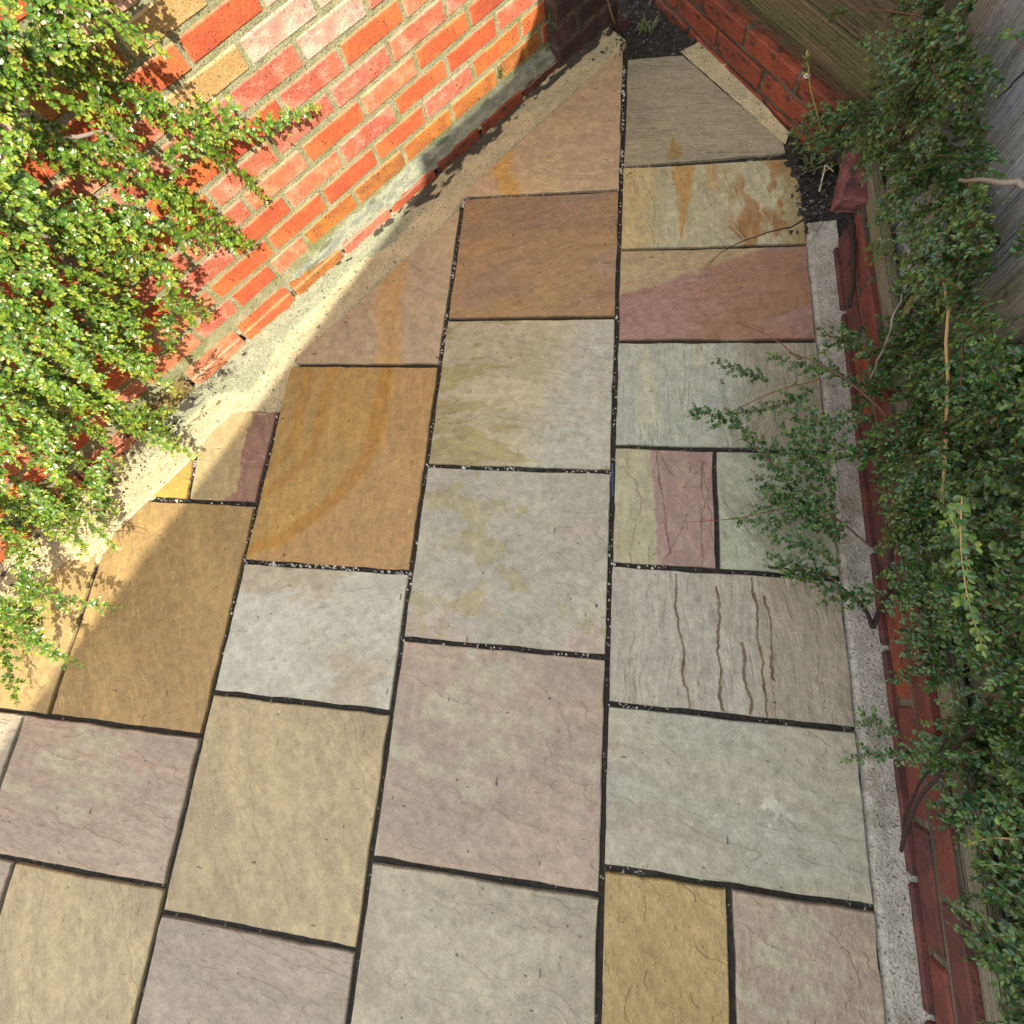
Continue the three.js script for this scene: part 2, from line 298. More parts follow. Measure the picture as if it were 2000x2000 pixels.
slab(rect(xC, xB, 0.2, 0.7), { c: [0xa89678, 0x9a8a70], ang: 0.9, st: 4, steps: 6 });
slab(rect(xC, xB, 0.7, 1.04), { c: [0x9a8c80, 0x90847c], ang: 0.2, st: 4, steps: 6 });
// far left, cut along the wall
slab([[-1.205, -0.634], [-1.056, -0.636], [-1.057, -0.336], [-1.284, -0.336], [-1.297, -0.472], [-1.29, -0.525], [-1.272, -0.563]], { label: 'small beige slab with a plum-coloured edge', c: [0xab9470, 0xa3906e], ang: 1.2, st: 3, steps: 4, line: 0xbfae90, la: 0.4, mark: (c, u, v, x, y, s) => mix(c, hex(0x86605a), sst(0.0, 0.025, u - 0.66 - 0.12 * (fbm(v * 6, 1, s, 4) - 0.5) * 2)) });
slab([[-1.309, -0.468], [-1.296, -0.336], [-1.418, -0.338]], { label: 'tiny triangular yellow slab offcut', c: [0xb58f48, 0xa98550], ang: 0.5, st: 3, steps: 4 });
slab(atWall(rect(-1.538, xC, -0.329, 0.31), 0.225), { label: 'tan slab with slanting pale streaks', c: [0x9f8358, 0x957a52], ang: 1.15, st: 7, steps: 6, line: 0xc8b490, la: 0.6 });
slab(atWall(rect(-2.02, -1.538, -0.165, 0.31), 0.18), { c: [0xa38c62, 0x9a835a], ang: 0.4, st: 3, steps: 4 });
slab(atWall(rect(-1.62, xC, 0.31, 0.65), 0.2), { c: [0xa39276, 0x988870], ang: 0.1, st: 4, steps: 5 });
slab(atWall(rect(-2.4, -1.62, 0.31, 0.65), 0.2), { c: [0xa08a68, 0x94805f], ang: 0.3, st: 4, steps: 5 });
slab(atWall(rect(-1.5, xC, 0.65, 1.15), 0.2), { c: [0x9c9080, 0x93897c], ang: 1.2, st: 4, steps: 5 });
slab(atWall(rect(-2.05, -1.5, 0.65, 1.15), 0.2), { c: [0xa68f6a, 0x9c8766], ang: 0.7, st: 4, steps: 5 });
// right column
slab([[0.027,-2.078], [0.221,-2.077], [0.402,-1.826], [0.538,-1.634], [0.543,-1.588], [0.023,-1.571]], { label: 'grey-brown slab cut to a slope at the far end', c: [0x978d7a, 0x8b8373], ang: 0.05, st: 7, steps: 5, la: 0.2, mark: (c, u, v, x, y, s) => mix(c, hex(0x8c6c30), 0.8 * (band(u - (1 - v) * 0.3 + 0.05 * (fbm(v * 9, u * 9, s, 3) - 0.5), 0, 0.235, 0.235 + 0.025 + 0.1 * sst(0.8, 0.9, v))) * sst(0.72, 0.8, v) * (1 - sst(0.95, 0.98, v))) });
slab([[xA + 0.006, -1.559], [0.546,-1.561], [0.57,-1.504], [0.579,-1.412], [xE - 0.003, -1.228], [xA + 0.006, -1.228]], { label: 'pale slab with orange wedge and rusty right end', c: [0xada68e, 0xa39c86], ang: 1.5, st: 6, steps: 6, gr: 1.3, mark: (c, u, v, x, y, s) => {
  c = mix(c, hex(0xb0986a), 0.8 * (1 - sst(0.08, 0.28, u + 0.15 * (fbm(v * 5, u * 5, s, 3) - 0.5))));
  const w = 0.075 * (1 - v * 1.05); c = mix(c, hex(0xa87c42), 0.85 * (1 - sst(w * 0.7, w * 1.15, Math.abs(u - 0.36 + 0.02 * v + 0.02 * (fbm(v * 8, 3, s, 3) - 0.5)))) * (v < 0.9 ? 1 : 0));
  c = mix(c, hex(0xa88450), 0.6 * (1 - sst(0.02, 0.045, Math.abs(u - 0.52))) * (1 - sst(0.3, 0.45, v)));
  const q = fbm(u * 11 + 3 + 0.9 * fbm(u * 5, v * 5, s + 8, 3), v * 2.2 + 0.5 * u, s + 4, 6) + 0.5 * (u - 0.76); c = mix(c, hex(0x8a5a30), 0.85 * sst(0.46, 0.6, q) * sst(0.52, 0.7, u)); return mix(c, hex(0x86784e), 0.8 * sst(0.86, 0.95, u)); } });
slab(rect(xA, xE, -1.222, -0.888), { label: 'plum and brown slab with a pale top corner', c: [0x8f6a5a, 0x876650, 0x8f706c], ct: 0.55, ang: -0.28, st: 5, steps: 7, line: 0xb9958a, la: 0.5, mark: (c, u, v, x, y, s) => { const q = v - (0.5 - 0.62 * u) + 0.14 * (fbm(u * 4, v * 3, s + 2, 4) - 0.5); c = mix(c, hex(0x957674), 0.7 * (1 - sst(0.3, 0.5, u)) * sst(0.1, 0.3, q)); return mix(hex(0xa39372), c, sst(-0.02, 0.06, q)); } });
slab(rect(xA, xE, -0.888, -0.548), { label: 'cool grey slab with browner streaked right half', c: [0x9fa098, 0x989a94, 0xa5a390], ang: 1.55, st: 8, steps: 6, gr: 1.3, mark: (c, u, v, x, y, s) => mix(c, hex(0x857b69), 0.85 * sst(0.5, 0.68, u + 0.25 * (fbm(u * 14, v * 2, s + 3, 4) - 0.5))) });
slab(rect(xA, 0.288, -0.548, -0.216), { label: 'half pale, half plum slab with red seams', c: [0x9f9880, 0x999380], ang: 1.5, st: 4, steps: 5, mw: 0.15, mark: (c, u, v, x, y, s) => { const q = u - 0.36 - 0.05 * v + 0.06 * (fbm(v * 5, 3, s, 3) - 0.5); c = mix(c, hex(0x8d6f6e), sst(0, 0.03, q)); return lineMark([[0.42, 0, 0.55, 0.9], [0.45, 0, 0.6, 0.25], [0.9, 0.1, 0.85, 1], [0.75, 0.55, 0.5, 0.95]], 0.01, 0x54322e, 0.85)(c, u, v, x, y, s); } });
slab(rect(0.288, xE, -0.548, -0.216), { label: 'grey-green slab under the overhanging sprays', c: [0x9c9d88, 0x96988c, 0x8d8c80], ang: 0.9, st: 3, steps: 5, line: 0xb9bab0, la: 0.5 });
slab(rect(xA, xE, -0.216, 0.124), { label: 'mauve-grey slab with brown seams running across', c: [0x9f968e, 0x968e88, 0xa19a94], ang: 1.5, st: 7, steps: 7, gr: 1.3, mark: (c, u, v, x, y, s) => { c = mix(c, hex(0x8b7f70), 0.75 * sst(0.6, 0.7, u)); return lineMark([[0.27, 0, 0.33, 1], [0.46, 0.1, 0.48, 1], [0.57, 0.5, 0.58, 1], [0.62, 0, 0.66, 1], [0.66, 0.15, 0.72, 0.75]], 0.0075, 0x513c26, 1)(c, u, v, x, y, s); } });
slab(rect(xA, xE, 0.124, 0.464), { label: 'grey slab with white paint flecks and pinkish clouding', c: [0xa09a8c, 0x9a9890, 0x988880], ct: 0.58, ca: 0.5, ang: 0.1, st: 4, steps: 6, mark: (c, u, v, x, y, s) => mix(c, hex(0xc4c0bc), 0.8 * sst(0.55, 0.62, fbm(u * 22, v * 14, s + 9, 3)) * (1 - sst(0.05, 0.13, Math.hypot(u - 0.62, (v - 0.55) * 0.6)))) });
slab(rect(xA, 0.288, 0.464, 0.81), { c: [0xa39680, 0x988d7c], ang: 0.3, st: 4, steps: 6 });
slab(rect(0.288, xE, 0.464, 0.81), { c: [0x968c88, 0x908884], ang: 1.2, st: 4, steps: 6 });
slab(rect(xA, xE, 0.81, 1.15), { c: [0xa09a8e, 0x969086], ang: 0.2, st: 4, steps: 6 });

// crumbs of old mortar and grit lying in the joints
{
  const r = RNG(404), im = new THREE.InstancedMesh(new THREE.IcosahedronGeometry(1, 0), std({ color: 0xffffff, roughness: 0.95 }), 900), M = new THREE.Matrix4(), Q = new THREE.Quaternion(), E = new THREE.Euler();
  const J = [[xA, -2.05, xA, -1.5, 3], [xA, -1.5, xA, 0.1, 2], [xB, -1.45, xB, -0.8, 4], [xB, -0.8, xB, 0, 1], [xC, -0.157, xB, -0.157, 4], [xC, -0.62, xC, 0.1, 1.5], [-1.41, -0.329, xC, -0.329, 2], [xB, -0.472, xA, -0.472, 3], [xB, 0.018, xA, 0.018, 1.5], [xA, -0.216, xE, -0.216, 1.5], [xB, -1.467, xA, -1.467, 2], [xA, 0.124, xE, 0.124, 1], [xA, -1.565, 0.54, -1.565, 1.5], [-1.3, -0.46, -1.29, -0.34, 1]];
  const tot = J.reduce((a, q) => a + q[4], 0); let n = 0;
  for (const [x0, z0, x1, z1, w] of J) { const m = Math.floor(900 * w / tot); for (let i = 0; i < m && n < 900; i++, n++) {
    const t = Math.pow(r(), 1.2), k = 0.0012 + r() * r() * 0.0032, cl = fbm(t * 12, n * 0.001 + x0 * 7, 3, 2);
    E.set(r() * 6, r() * 6, r() * 6); M.compose(V(x0 + (x1 - x0) * t + (r() - 0.5) * 0.009, -0.008 + r() * 0.006, z0 + (z1 - z0) * t + (r() - 0.5) * 0.009), Q.setFromEuler(E), V(k * (0.8 + r()), k, k * (0.8 + r()))); im.setMatrixAt(n, M);
    const c = cl > 0.5 ? 0.28 + r() * 0.3 : 0.02 + r() * 0.08; im.setColorAt(n, new THREE.Color(c, c * 0.97, c * 0.9));
  } }
  im.count = n; im.name = 'joint_crumbs'; im.userData.kind = 'stuff'; im.castShadow = im.receiveShadow = true; patio.add(im);
}
// sandy mortar haunching between the cut slabs and the wall, uneven and cracked
{
  const P = [[-1.9, 0.2], [-1.1, 0.18], [-0.96, 0.2], [-0.92, 0.262], [-0.85, 0.262], [-0.8, 0.225], [-0.66, 0.225], [-0.5, 0.215], [-0.4, 0.19], [-0.3, 0.19], [-0.22, 0.31], [-0.18, 0.3], [-0.06, 0.225], [0, 0.207], [0.4, 0.193], [0.7, 0.2], [0.76, 0.175], [0.8, 0.158], [1.05, 0.148], [1.32, 0.148], [1.5, 0.15], [1.63, 0.155], [1.7, 0.12]];
  const edge = u => { for (let i = 0; i < P.length - 1; i++) if (u <= P[i + 1][0]) { const t = (u - P[i][0]) / (P[i + 1][0] - P[i][0]); return P[i][1] + (P[i + 1][1] - P[i][1]) * Math.max(0, t); } return P[P.length - 1][1]; };
  const oldBand = (u, j) => (1 - sst(0.0, 0.06, j - 0.42 - 0.18 * (fbm(u * 6, 3, 18, 4) - 0.5) * 2)) * (1 - sst(0.5, 0.75, u)) * sst(-0.75, -0.35, u);
  const sg = sheet(330, 22, (i, j) => {
    const u = -1.9 + i * 3.58, far = edge(u) + 0.006 + 0.01 * (fbm(u * 18, 4, 9, 3) - 0.5), off = 0.03 + (far - 0.03) * j;
    const h = -0.004 + 0.026 * Math.pow(1 - j, 1.5) + (fbm(u * 22, off * 40, 12, 4) - 0.5) * 0.012 * sst(1, 0.6, j) - 0.006 * (1 - sst(0, 0.012, Math.abs(fbm(u * 5, off * 9, 15, 3) - 0.5))) + 0.003;
    return wallPt(u, j > 0.97 ? -0.014 : h + 0.004 * oldBand(u, j), off);
  });
  const suv = sg.attributes.uv; for (let j = 0; j <= 22; j++) for (let i = 0; i <= 330; i++) suv.setXY(j * 331 + i, i / 330, j / 22);
  const skin = tex(2048, 128, (x, y) => {
    const u = -1.9 + x * 3.58, X = u * 60, Y = y * 12;
    let c = mix(hex(0xb5a682), hex(0xa59a78), sst(0.3, 0.7, fbm(X * 0.3, Y * 0.4, 2)));
    c = mix(c, mix(hex(0x8b8c76), hex(0x767e66), fbm(X * 0.4, Y * 0.4, 21, 4)), 0.85 * oldBand(u, y));                                   // older grey-green concrete beside the footing
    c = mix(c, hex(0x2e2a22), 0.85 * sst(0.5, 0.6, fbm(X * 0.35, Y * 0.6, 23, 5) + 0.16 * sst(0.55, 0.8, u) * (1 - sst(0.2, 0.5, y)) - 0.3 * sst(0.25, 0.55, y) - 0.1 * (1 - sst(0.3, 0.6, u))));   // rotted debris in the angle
    const k = 0.86 + 0.28 * vn(X * 5, Y * 6, 24) - 0.4 * sst(0.85, 0.93, vn(X * 2.6, Y * 3, 25));
    return [c[0] * k, c[1] * k, c[2] * k];
  });
  mesh('mortar_strip', sg, std({ map: skin, bumpMap: skin, bumpScale: 0.003, roughness: 0.95 }), patio);
  // strip along the low wall on the right
  mesh('mortar_strip', sheet(10, 220, (i, j) => {
    const z = -1.3 + j * 2.45, x = 0.578 + 0.004 * (fbm(z * 15, 3, 5, 3) - 0.5) + i * 0.086;
    return V(x, (i < 0.05 ? -0.012 : 0.002) + 0.004 * (fbm(x * 40, z * 40, 14, 3) - 0.5) + 0.008 * i * i, z);
  }, 1.9, 1.9), stripMat, patio);
  // pale bedding beside the sloping brick kerb at the far end
  const a = VA([0.214,0,-2.096]), b = VA([0.544,0,-1.622]), c = VA([0.294,0,-2.133]), d = VA([0.556,0,-1.666]);
  mesh('mortar_strip', sheet(50, 6, (i, j) => { const p = a.clone().lerp(b, i), q = c.clone().lerp(d, i); const w = p.lerp(q, j * (0.9 + 0.25 * fbm(i * 12, 1, 4, 3))); w.y = -0.001 + 0.01 * j + 0.004 * (fbm(i * 30, j * 5, 8, 3) - 0.5); return w; }, 1.7, 1.7), filletMat, patio);
}
// soil in the far corner and the bare hole by the low wall
{
  const s = mesh('soil', sheet(90, 60, (i, j) => { const x = -0.45 + i * 1.05, z = -2.75 + j * 0.72; return V(x, -0.016 + 0.03 * (fbm(x * 26, z * 26, 31, 4) - 0.45) + 0.008 * vn(x * 130, z * 130, 5), z); }, 3, 3), soilMat, scene); s.userData.kind = 'structure';
  const s2 = mesh('soil', sheet(30, 40, (i, j) => { const x = 0.53 + i * 0.19, z = -1.68 + j * 0.42; return V(x, -0.012 + 0.04 * (fbm(x * 26, z * 26, 33, 4) - 0.45) + 0.01 * vn(x * 130, z * 130, 5), z); }, 3, 3), soilMat, scene); s2.userData.kind = 'structure';
  const r = RNG(55), g = new THREE.IcosahedronGeometry(1, 0), im = new THREE.InstancedMesh(g, std({ color: 0xffffff, roughness: 0.9 }), 1500), M = new THREE.Matrix4(), Q = new THREE.Quaternion(), E = new THREE.Euler();
  for (let i = 0; i < 1500; i++) {
    const hole = i < 250, x = hole ? 0.56 + r() * 0.12 : -0.3 + r() * 0.75, z = hole ? -1.56 + r() * 0.26 : -2.62 + r() * 0.54, k = 0.002 + r() * r() * 0.006;
    E.set(r() * 6, r() * 6, r() * 6); M.compose(V(x, 0.0 + r() * 0.008, z), Q.setFromEuler(E), V(k * (0.7 + r()), k * 0.8, k * (0.7 + r()))); im.setMatrixAt(i, M);
    const c = 0.02 + r() * r() * 0.13; im.setColorAt(i, new THREE.Color(c * 1.05, c, c * 0.95));
  }
  im.name = 'gravel'; im.userData.kind = 'stuff'; tag(im, 'dark fine gravel and soil crumbs in the far corner', 'gravel'); im.castShadow = im.receiveShadow = true; scene.add(im);
}

// ---------------------------------------------------------------- the tall brick wall
const wall = thing('brick_wall', 'tall sunlit orange and pink brick wall with pale mortar joints', 'wall');
wall.position.copy(WO); wall.rotation.y = WROT;
const BW = 0.225, BH = 0.075, U0 = 0.5218, V0 = 0.101;
{
  const shift = [-0.17, 0.4, -0.04, 0.51, 0.19, 0.56, 0.1, 0.52, -0.04, 0.5], R = RNG(77), NC = 19;
  const pick = [['o2', 3], ['o1', 3], ['o3', 2], ['p1', 1.2], ['p2', 1], ['p3', 1], ['p4', 1.2], ['o4', 1], ['m1', 0.4], ['w1', 0.3], ['y1', 0.25]];
  const rnd = w => { const s = w.reduce((a, b) => a + b[1], 0); let t = R() * s; for (const [k, v] of w) { t -= v; if (t <= 0) return k; } return w[0][0]; };
  const special = { '0,0': 'm1', '0,1': 'm2', '0,2': 'm2', '0,3': 'm1', '0,-1': 'm2', '1,2': 'o4', '1,3': 'o4', '5,-1': 'p1', '7,-2': 'y1', '7,-1': 'w1', '8,-1': 'o1', '6,0': 'w1', '8,0': 'w2', '7,0': 'w2', '8,-2': 'o2', '9,-2': 'y1', '9,-1': 'p2', '6,-1': 'p1', '5,0': 'o2', '5,1': 'p4', '4,1': 'p2', '4,0': 'p3', '3,0': 'p4', '3,-1': 'o2', '4,-1': 'p3', '2,1': 'o2', '2,2': 'o1', '3,1': 'o2', '6,1': 'p3' };
  for (let c = 0; c < NC; c++) {
    const sh = c < 10 ? shift[c] : (c % 2 ? 0.5 : 0) + (R() - 0.5) * 0.14;
    let cuts = []; for (let k = -11; k <= 5; k++) cuts.push(k + sh + (R() - 0.5) * 0.05);
    if (c === 0) cuts = cuts.filter(q => q > -1.5 || q < -2.6).concat([-1.78, -2.5]).sort((a, b) => a - b);
    for (let k = 0; k < cuts.length - 1; k++) {
      const a = U0 + cuts[k] * BW, b = Math.min(U0 + cuts[k + 1] * BW, 1.52), w = b - a - 0.011; if (w < 0.03) continue;
      const m = special[c + ',' + Math.round(cuts[k] - sh)] || (c > 5 && R() < 0.35 ? rnd([['p1', 1], ['p2', 1], ['p3', 1.2], ['p4', 1], ['w1', 0.7]]) : rnd(pick));
      const q = mesh('brick', BG[Math.floor(R() * BG.length)], BR[m], wall);
      q.scale.x = w / 0.212; q.position.set((a + b) / 2, V0 + (c + 0.5) * BH + (R() - 0.5) * 0.002, -0.05 + (R() - 0.5) * 0.004); q.rotation.z = (R() - 0.5) * 0.008; q.rotation.y = (R() - 0.5) * 0.008;
      if (R() < 0.5) q.rotation.z += Math.PI;
    }
  }
  const mg = new THREE.BoxGeometry(3.64, NC * BH + 0.12, 0.09, 180, 70, 1);
  const p = mg.attributes.position, uv = mg.attributes.uv;
  for (let i = 0; i < p.count; i++) { const x = p.getX(i), y = p.getY(i); if (p.getZ(i) > 0.04) p.setZ(i, 0.0475 + 0.004 * (fbm(x * 40, y * 40, 8, 3) - 0.5)); uv.setXY(i, x * 1.8, y * 1.8); }
  mg.computeVertexNormals();
  mesh('mortar', mg, wallMortar, wall).position.set(-0.3, (NC * BH) / 2 + 0.04, -0.052);
  // flat coping on top, out of the frame
  for (let k = 0; k < 8; k++) mesh('coping_stone', block(0.44, 0.05, 0.16, 0.006, 500 + k, 0.002, 0.5, 0.1), stripMat, wall).position.set(-1.9 + k * 0.45, V0 + NC * BH + 0.03, -0.045);
  // projecting footing course; its top is bare on the left and haunched with mortar on the right
  const fk = ['p2', 'p1', 'o2', 'l1', 'o3', 'r1', 'r2', 'l2', 'r1', 'd2', 'd1', 'd2'];
  const pw = 0.222;
  for (let k = 0; k < 16; k++) {
    const a = -1.88 + k * pw, q = mesh('footing_brick', BG[k % BG.length], BR[k < 11 ? ['p3', 'g1', 'p4', 'o2', 'm1'][k % 5] : fk[3 + (k - 10) % 9]], wall);
    q.position.set(a + pw / 2, 0.032 + (R() - 0.5) * 0.002, -0.008 + (R() - 0.5) * 0.004); q.rotation.y = (R() - 0.5) * 0.012; q.scale.x = (pw - 0.012) / 0.212;
  }
  mesh('ledge_mortar', (() => { const pos = [], uv = [], idx = [], nu = 300, nv = 9; for (let j = 0; j <= nv; j++) for (let i = 0; i <= nu; i++) { const u = -1.88 + i / nu * 3.5, t = j / nv, cov = 0.0 + 1.0 * sst(-0.1, 0.5, u + 0.12 * (fbm(u * 7, 2, 5, 3) - 0.5)), z = -0.03 + (0.05 + 0.022 * cov) * t - 0.012 * (1 - cov) * t; const y = 0.064 + 0.05 * Math.pow(1 - t, 1.25) * cov - 0.012 * (1 - cov) * t + 0.012 * (fbm(u * 30, t * 3, 6, 4) - 0.5) * (0.4 + cov) - (t > 0.95 ? 0.012 : 0); pos.push(u, y, z); uv.push(u * 1.8, z * 1.8 + 0.3 * t); } for (let j = 0; j < nv; j++) for (let i = 0; i < nu; i++) { const a = j * (nu + 1) + i; idx.push(a, a + nu + 1, a + 1, a + 1, a + nu + 1, a + nu + 2); } return geom(pos, uv, idx); })(), ledgeMat, wall);
}
// dark pier where the wall meets the corner
{
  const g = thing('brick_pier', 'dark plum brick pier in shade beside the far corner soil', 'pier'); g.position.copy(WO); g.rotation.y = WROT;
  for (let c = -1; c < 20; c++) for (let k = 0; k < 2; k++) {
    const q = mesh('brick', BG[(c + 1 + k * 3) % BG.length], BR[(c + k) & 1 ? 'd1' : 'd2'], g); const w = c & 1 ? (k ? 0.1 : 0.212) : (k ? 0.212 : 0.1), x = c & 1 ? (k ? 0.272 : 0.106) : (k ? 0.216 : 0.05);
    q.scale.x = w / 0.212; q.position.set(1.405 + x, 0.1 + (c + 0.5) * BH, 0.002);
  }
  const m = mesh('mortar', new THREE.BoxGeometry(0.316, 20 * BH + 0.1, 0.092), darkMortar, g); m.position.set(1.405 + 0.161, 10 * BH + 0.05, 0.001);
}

// ---------------------------------------------------------------- low brick kerb walls
const K1 = V(0.135, 0, -2.361), K1d = V(0.532, 0, 0.847).normalize(), K1n = V(-K1d.z, 0, K1d.x), K1rot = Math.atan2(-K1d.z, K1d.x);
{
  const g = thing('low_brick_wall', 'low orange-red brick kerb slanting from the far corner below mossy boards', 'wall'); g.position.copy(K1); g.rotation.y = K1rot;
  const rows = [[-0.052, [-0.5, -0.27, -0.03, 0.2, 0.43, 0.66, 0.92]], [0.025, [-0.6, -0.36, -0.12, 0.12, 0.365, 0.62, 0.86, 0.99]], [0.101, [-0.5, -0.25, 0.0, 0.25, 0.5, 0.762, 0.99]]];
  const ms = ['r2', 'r1', 'r2', 'o3', 'r2', 'r1', 'r2', 'r1']; let n = 0;
  for (const [y, cuts] of rows) for (let k = 0; k < cuts.length - 1; k++) {
    const w = cuts[k + 1] - cuts[k] - 0.013, q = mesh('brick', BG[n % BG.length], BR[ms[(n * 3 + 1) % 8]], g); n++;
    q.scale.x = w / 0.212; q.position.set((cuts[k] + cuts[k + 1]) / 2, y + 0.036, -0.05 + (n % 3) * 0.002); q.scale.y = 1.03;
  }
  mesh('mortar', new THREE.BoxGeometry(1.58, 0.215, 0.09), darkMortar, g).position.set(0.2, 0.06, -0.052);
}
{
  const g = thing('low_brick_wall', 'low dark red brick wall running beside the pale mortar strip', 'wall'); g.position.set(0.655, 0, 0); g.rotation.y = -Math.PI / 2;   // local x = +z world, local z = -x world
  const R = RNG(91), ms = ['l2', 'l1', 'l2', 'r1', 'l1', 'r2'];
  for (let c = 0; c < 3; c++) for (let k = 0; k < 12; k++) {
    const a = -1.2 + k * 0.228 - (c % 2) * 0.114, b = Math.min(a + 0.228, 1.3), s = Math.max(a, -1.215); if (b - s < 0.04) continue;
    const q = mesh('brick', BG[Math.floor(R() * 7)], BR[c === 0 ? 'l1' : ms[Math.floor(R() * 6)]], g); q.scale.x = (b - s - 0.013) / 0.212; q.position.set((s + b) / 2, -0.055 + c * 0.0775 + 0.033 + (c === 0 ? 0.011 : 0), -0.05 + (R() - 0.5) * 0.004 + (c === 0 ? 0.011 : 0)); q.rotation.z = (R() - 0.5) * 0.008;
  }
  mesh('mortar', new THREE.BoxGeometry(2.5, 0.222, 0.088), darkMortar, g).position.set(0.04, 0.052, -0.05);
}
{
  const q = mesh('loose_brick', block(0.15, 0.062, 0.09, 0.006, 811, 0.003), BR.v1, scene); tag(q, 'loose pinkish plum brick lying at the end of the low wall', 'brick');
  q.position.set(0.66, 0.165, -1.29); q.rotation.set(0.02, 1.36, 0.08);
}

// ---------------------------------------------------------------- fences
function woodTex(a, b, moss, seed) {
  return tex(512, 128, (x, y) => {
    const g = fbm(x * 5 + 0.6 * fbm(x * 6, y * 3, seed, 3), y * 40 + 3 * fbm(x * 4, y * 3, seed + 2, 3), seed + 1, 4);
    let c = mix(hex(a), hex(b), sst(0.3, 0.7, g)); c = mix(c, hex(moss), sst(0.48, 0.68, fbm(x * 9, y * 4, seed + 6, 5)) * 0.8);
    const k = 0.8 + 0.4 * vn(x * 200, y * 70, seed + 9) * 0.5 + 0.34 * (g - 0.3) - 0.5 * sst(0.66, 0.8, fbm(x * 6, y * 60, seed + 4, 3)) - 0.3 * sst(0.86, 0.93, vn(x * 60, y * 13, seed + 12)) * vn(x * 7, y * 3, seed + 13);
    return [c[0] * k, c[1] * k, c[2] * k];
  });
}
const woodBump = tex(512, 128, (x, y) => { const v = fbm(x * 6, y * 60, 401, 4) * 0.8 + 0.2 * vn(x * 200, y * 80, 402); return [v, v, v]; }, false);
const wood = (...a) => std({ map: woodTex(...a), bumpMap: woodBump, bumpScale: 0.006, roughness: 0.92 });
const MW = [wood(0x776a4a, 0x5c5238, 0x5b5c36, 410), wood(0x6d6248, 0x4f4732, 0x4e5030, 420), wood(0x81735a, 0x665a44, 0x5e5f40, 430)];
const GW = [wood(0x9a9a94, 0x84847e, 0x80806a, 440), wood(0xa8aaae, 0x94969a, 0x8c8e82, 450), wood(0x84806c, 0x706a58, 0x6e6e4a, 460), wood(0x968f80, 0x807868, 0x76765a, 470)];
function board(len, wid, thk, seed) { const g = block(len, wid, thk, 0.002, seed, 0.0015, 1.2, 0.16); const uv = g.attributes.uv, r = RNG(seed), a = r(), b = r(); for (let i = 0; i < uv.count; i++) uv.setXY(i, uv.getX(i) + a, uv.getY(i) + b); return g; }
{
  const g = thing('wooden_fence', 'mossy brown fence of horizontal boards above the slanting brick kerb', 'fence'); g.position.copy(K1); g.rotation.y = K1rot;
  for (let k = 0; k < 11; k++) mesh('board', board(1.62, 0.142, 0.024, 620 + k), MW[k % 3], g).position.set(0.19, 0.226 + k * 0.1465, -0.064 - (k % 2) * 0.006);
  mesh('bottom_rail', board(1.62, 0.03, 0.04, 640), MW[2], g).position.set(0.19, 0.158, -0.066);
  for (const x of [0.3, -0.45]) mesh('batten', board(0.05, 1.6, 0.03, 650), MW[1], g).position.set(x, 0.98, -0.092);
  const p = mesh('corner_post', board(0.08, 1.75, 0.08, 660), MW[2], g); p.position.set(1.03, 0.87, -0.07);
  // fringe of dry roots and grass between kerb and boards
  const r = RNG(31), parts = [];
  for (let i = 0; i < 520; i++) { const x = -0.3 + r() * 1.25, y = 0.17 + r() * 0.016, z = -0.055 + r() * 0.035, l = 0.03 + r() * 0.07, a = (r() - 0.5) * 0.9; parts.push(tube([V(x, y, z), V(x + l * 0.5 * Math.cos(a), y + 0.008 + r() * 0.012, z + 0.006), V(x + l * Math.cos(a), y + l * 0.3 * Math.sin(a), z + (r() - 0.3) * 0.02)], 0.0009, 0.0004, 3)); }
  const f = mesh('dry_fringe', mergeGeometries(parts), std({ color: 0x6f5c42, roughness: 1 }), g); f.userData.kind = 'stuff';
}
{
  const g = thing('wooden_fence', 'weathered grey fence of upright boards behind the dark green shrub', 'fence'); g.position.set(0.705, 0, 0); g.rotation.y = -Math.PI / 2;
  for (let k = 0; k < 21; k++) { const b = mesh('board', board(1.62, 0.128, 0.018, 700 + k), GW[[2, 3, 0, 1, 1, 0, 3, 0, 1, 2, 3][k % 11]], g); b.rotation.z = Math.PI / 2; b.position.set(-1.43 + k * 0.13, 0.175 + 0.81, -0.012 - (k % 2) * 0.012); }
  for (const y of [0.42, 1.5]) mesh('rail', board(2.75, 0.08, 0.04, 760), GW[2], g).position.set(-0.1, y, -0.055);
  mesh('gravel_board', board(2.75, 0.05, 0.03, 770), GW[2], g).position.set(-0.1, 0.19, -0.002 + 0.02);
}

// ---------------------------------------------------------------- shrubs
const leafMat = new THREE.MeshPhysicalMaterial({ vertexColors: true, roughness: 0.33, transmission: 0.18, thickness: 0, side: THREE.DoubleSide });
const barkMat = std({ color: 0x5a4434, roughness: 0.9 }), barkGrey = std({ color: 0x857a6c, roughness: 0.95 }), redBark = std({ color: 0x6e4230, roughness: 0.85 }), strawMat = std({ color: 0xa3875c, roughness: 0.9 }), darkBark = std({ color: 0x2e2119, roughness: 0.95 });
const LV = [[0, 0], [0.26, 0.27], [0.66, 0.29], [1, 0], [0.66, -0.29], [0.26, -0.27]];
function leaf(out, p, dir, nor, len, wid, col) {
  const d = dir.clone().normalize(), b = nor.clone().cross(d).normalize(), n = d.clone().cross(b);
  const P = LV.map(([x, y]) => p.clone().addScaledVector(d, x * len).addScaledVector(b, y * len * wid).addScaledVector(n, Math.abs(y) * len * 0.35 - x * x * len * 0.12));
  for (const [a, b2, c] of [[0, 1, 2], [0, 2, 3], [0, 3, 4], [0, 4, 5]]) for (const k of [a, b2, c]) { out.pos.push(P[k].x, P[k].y, P[k].z); out.col.push(...col); }
}
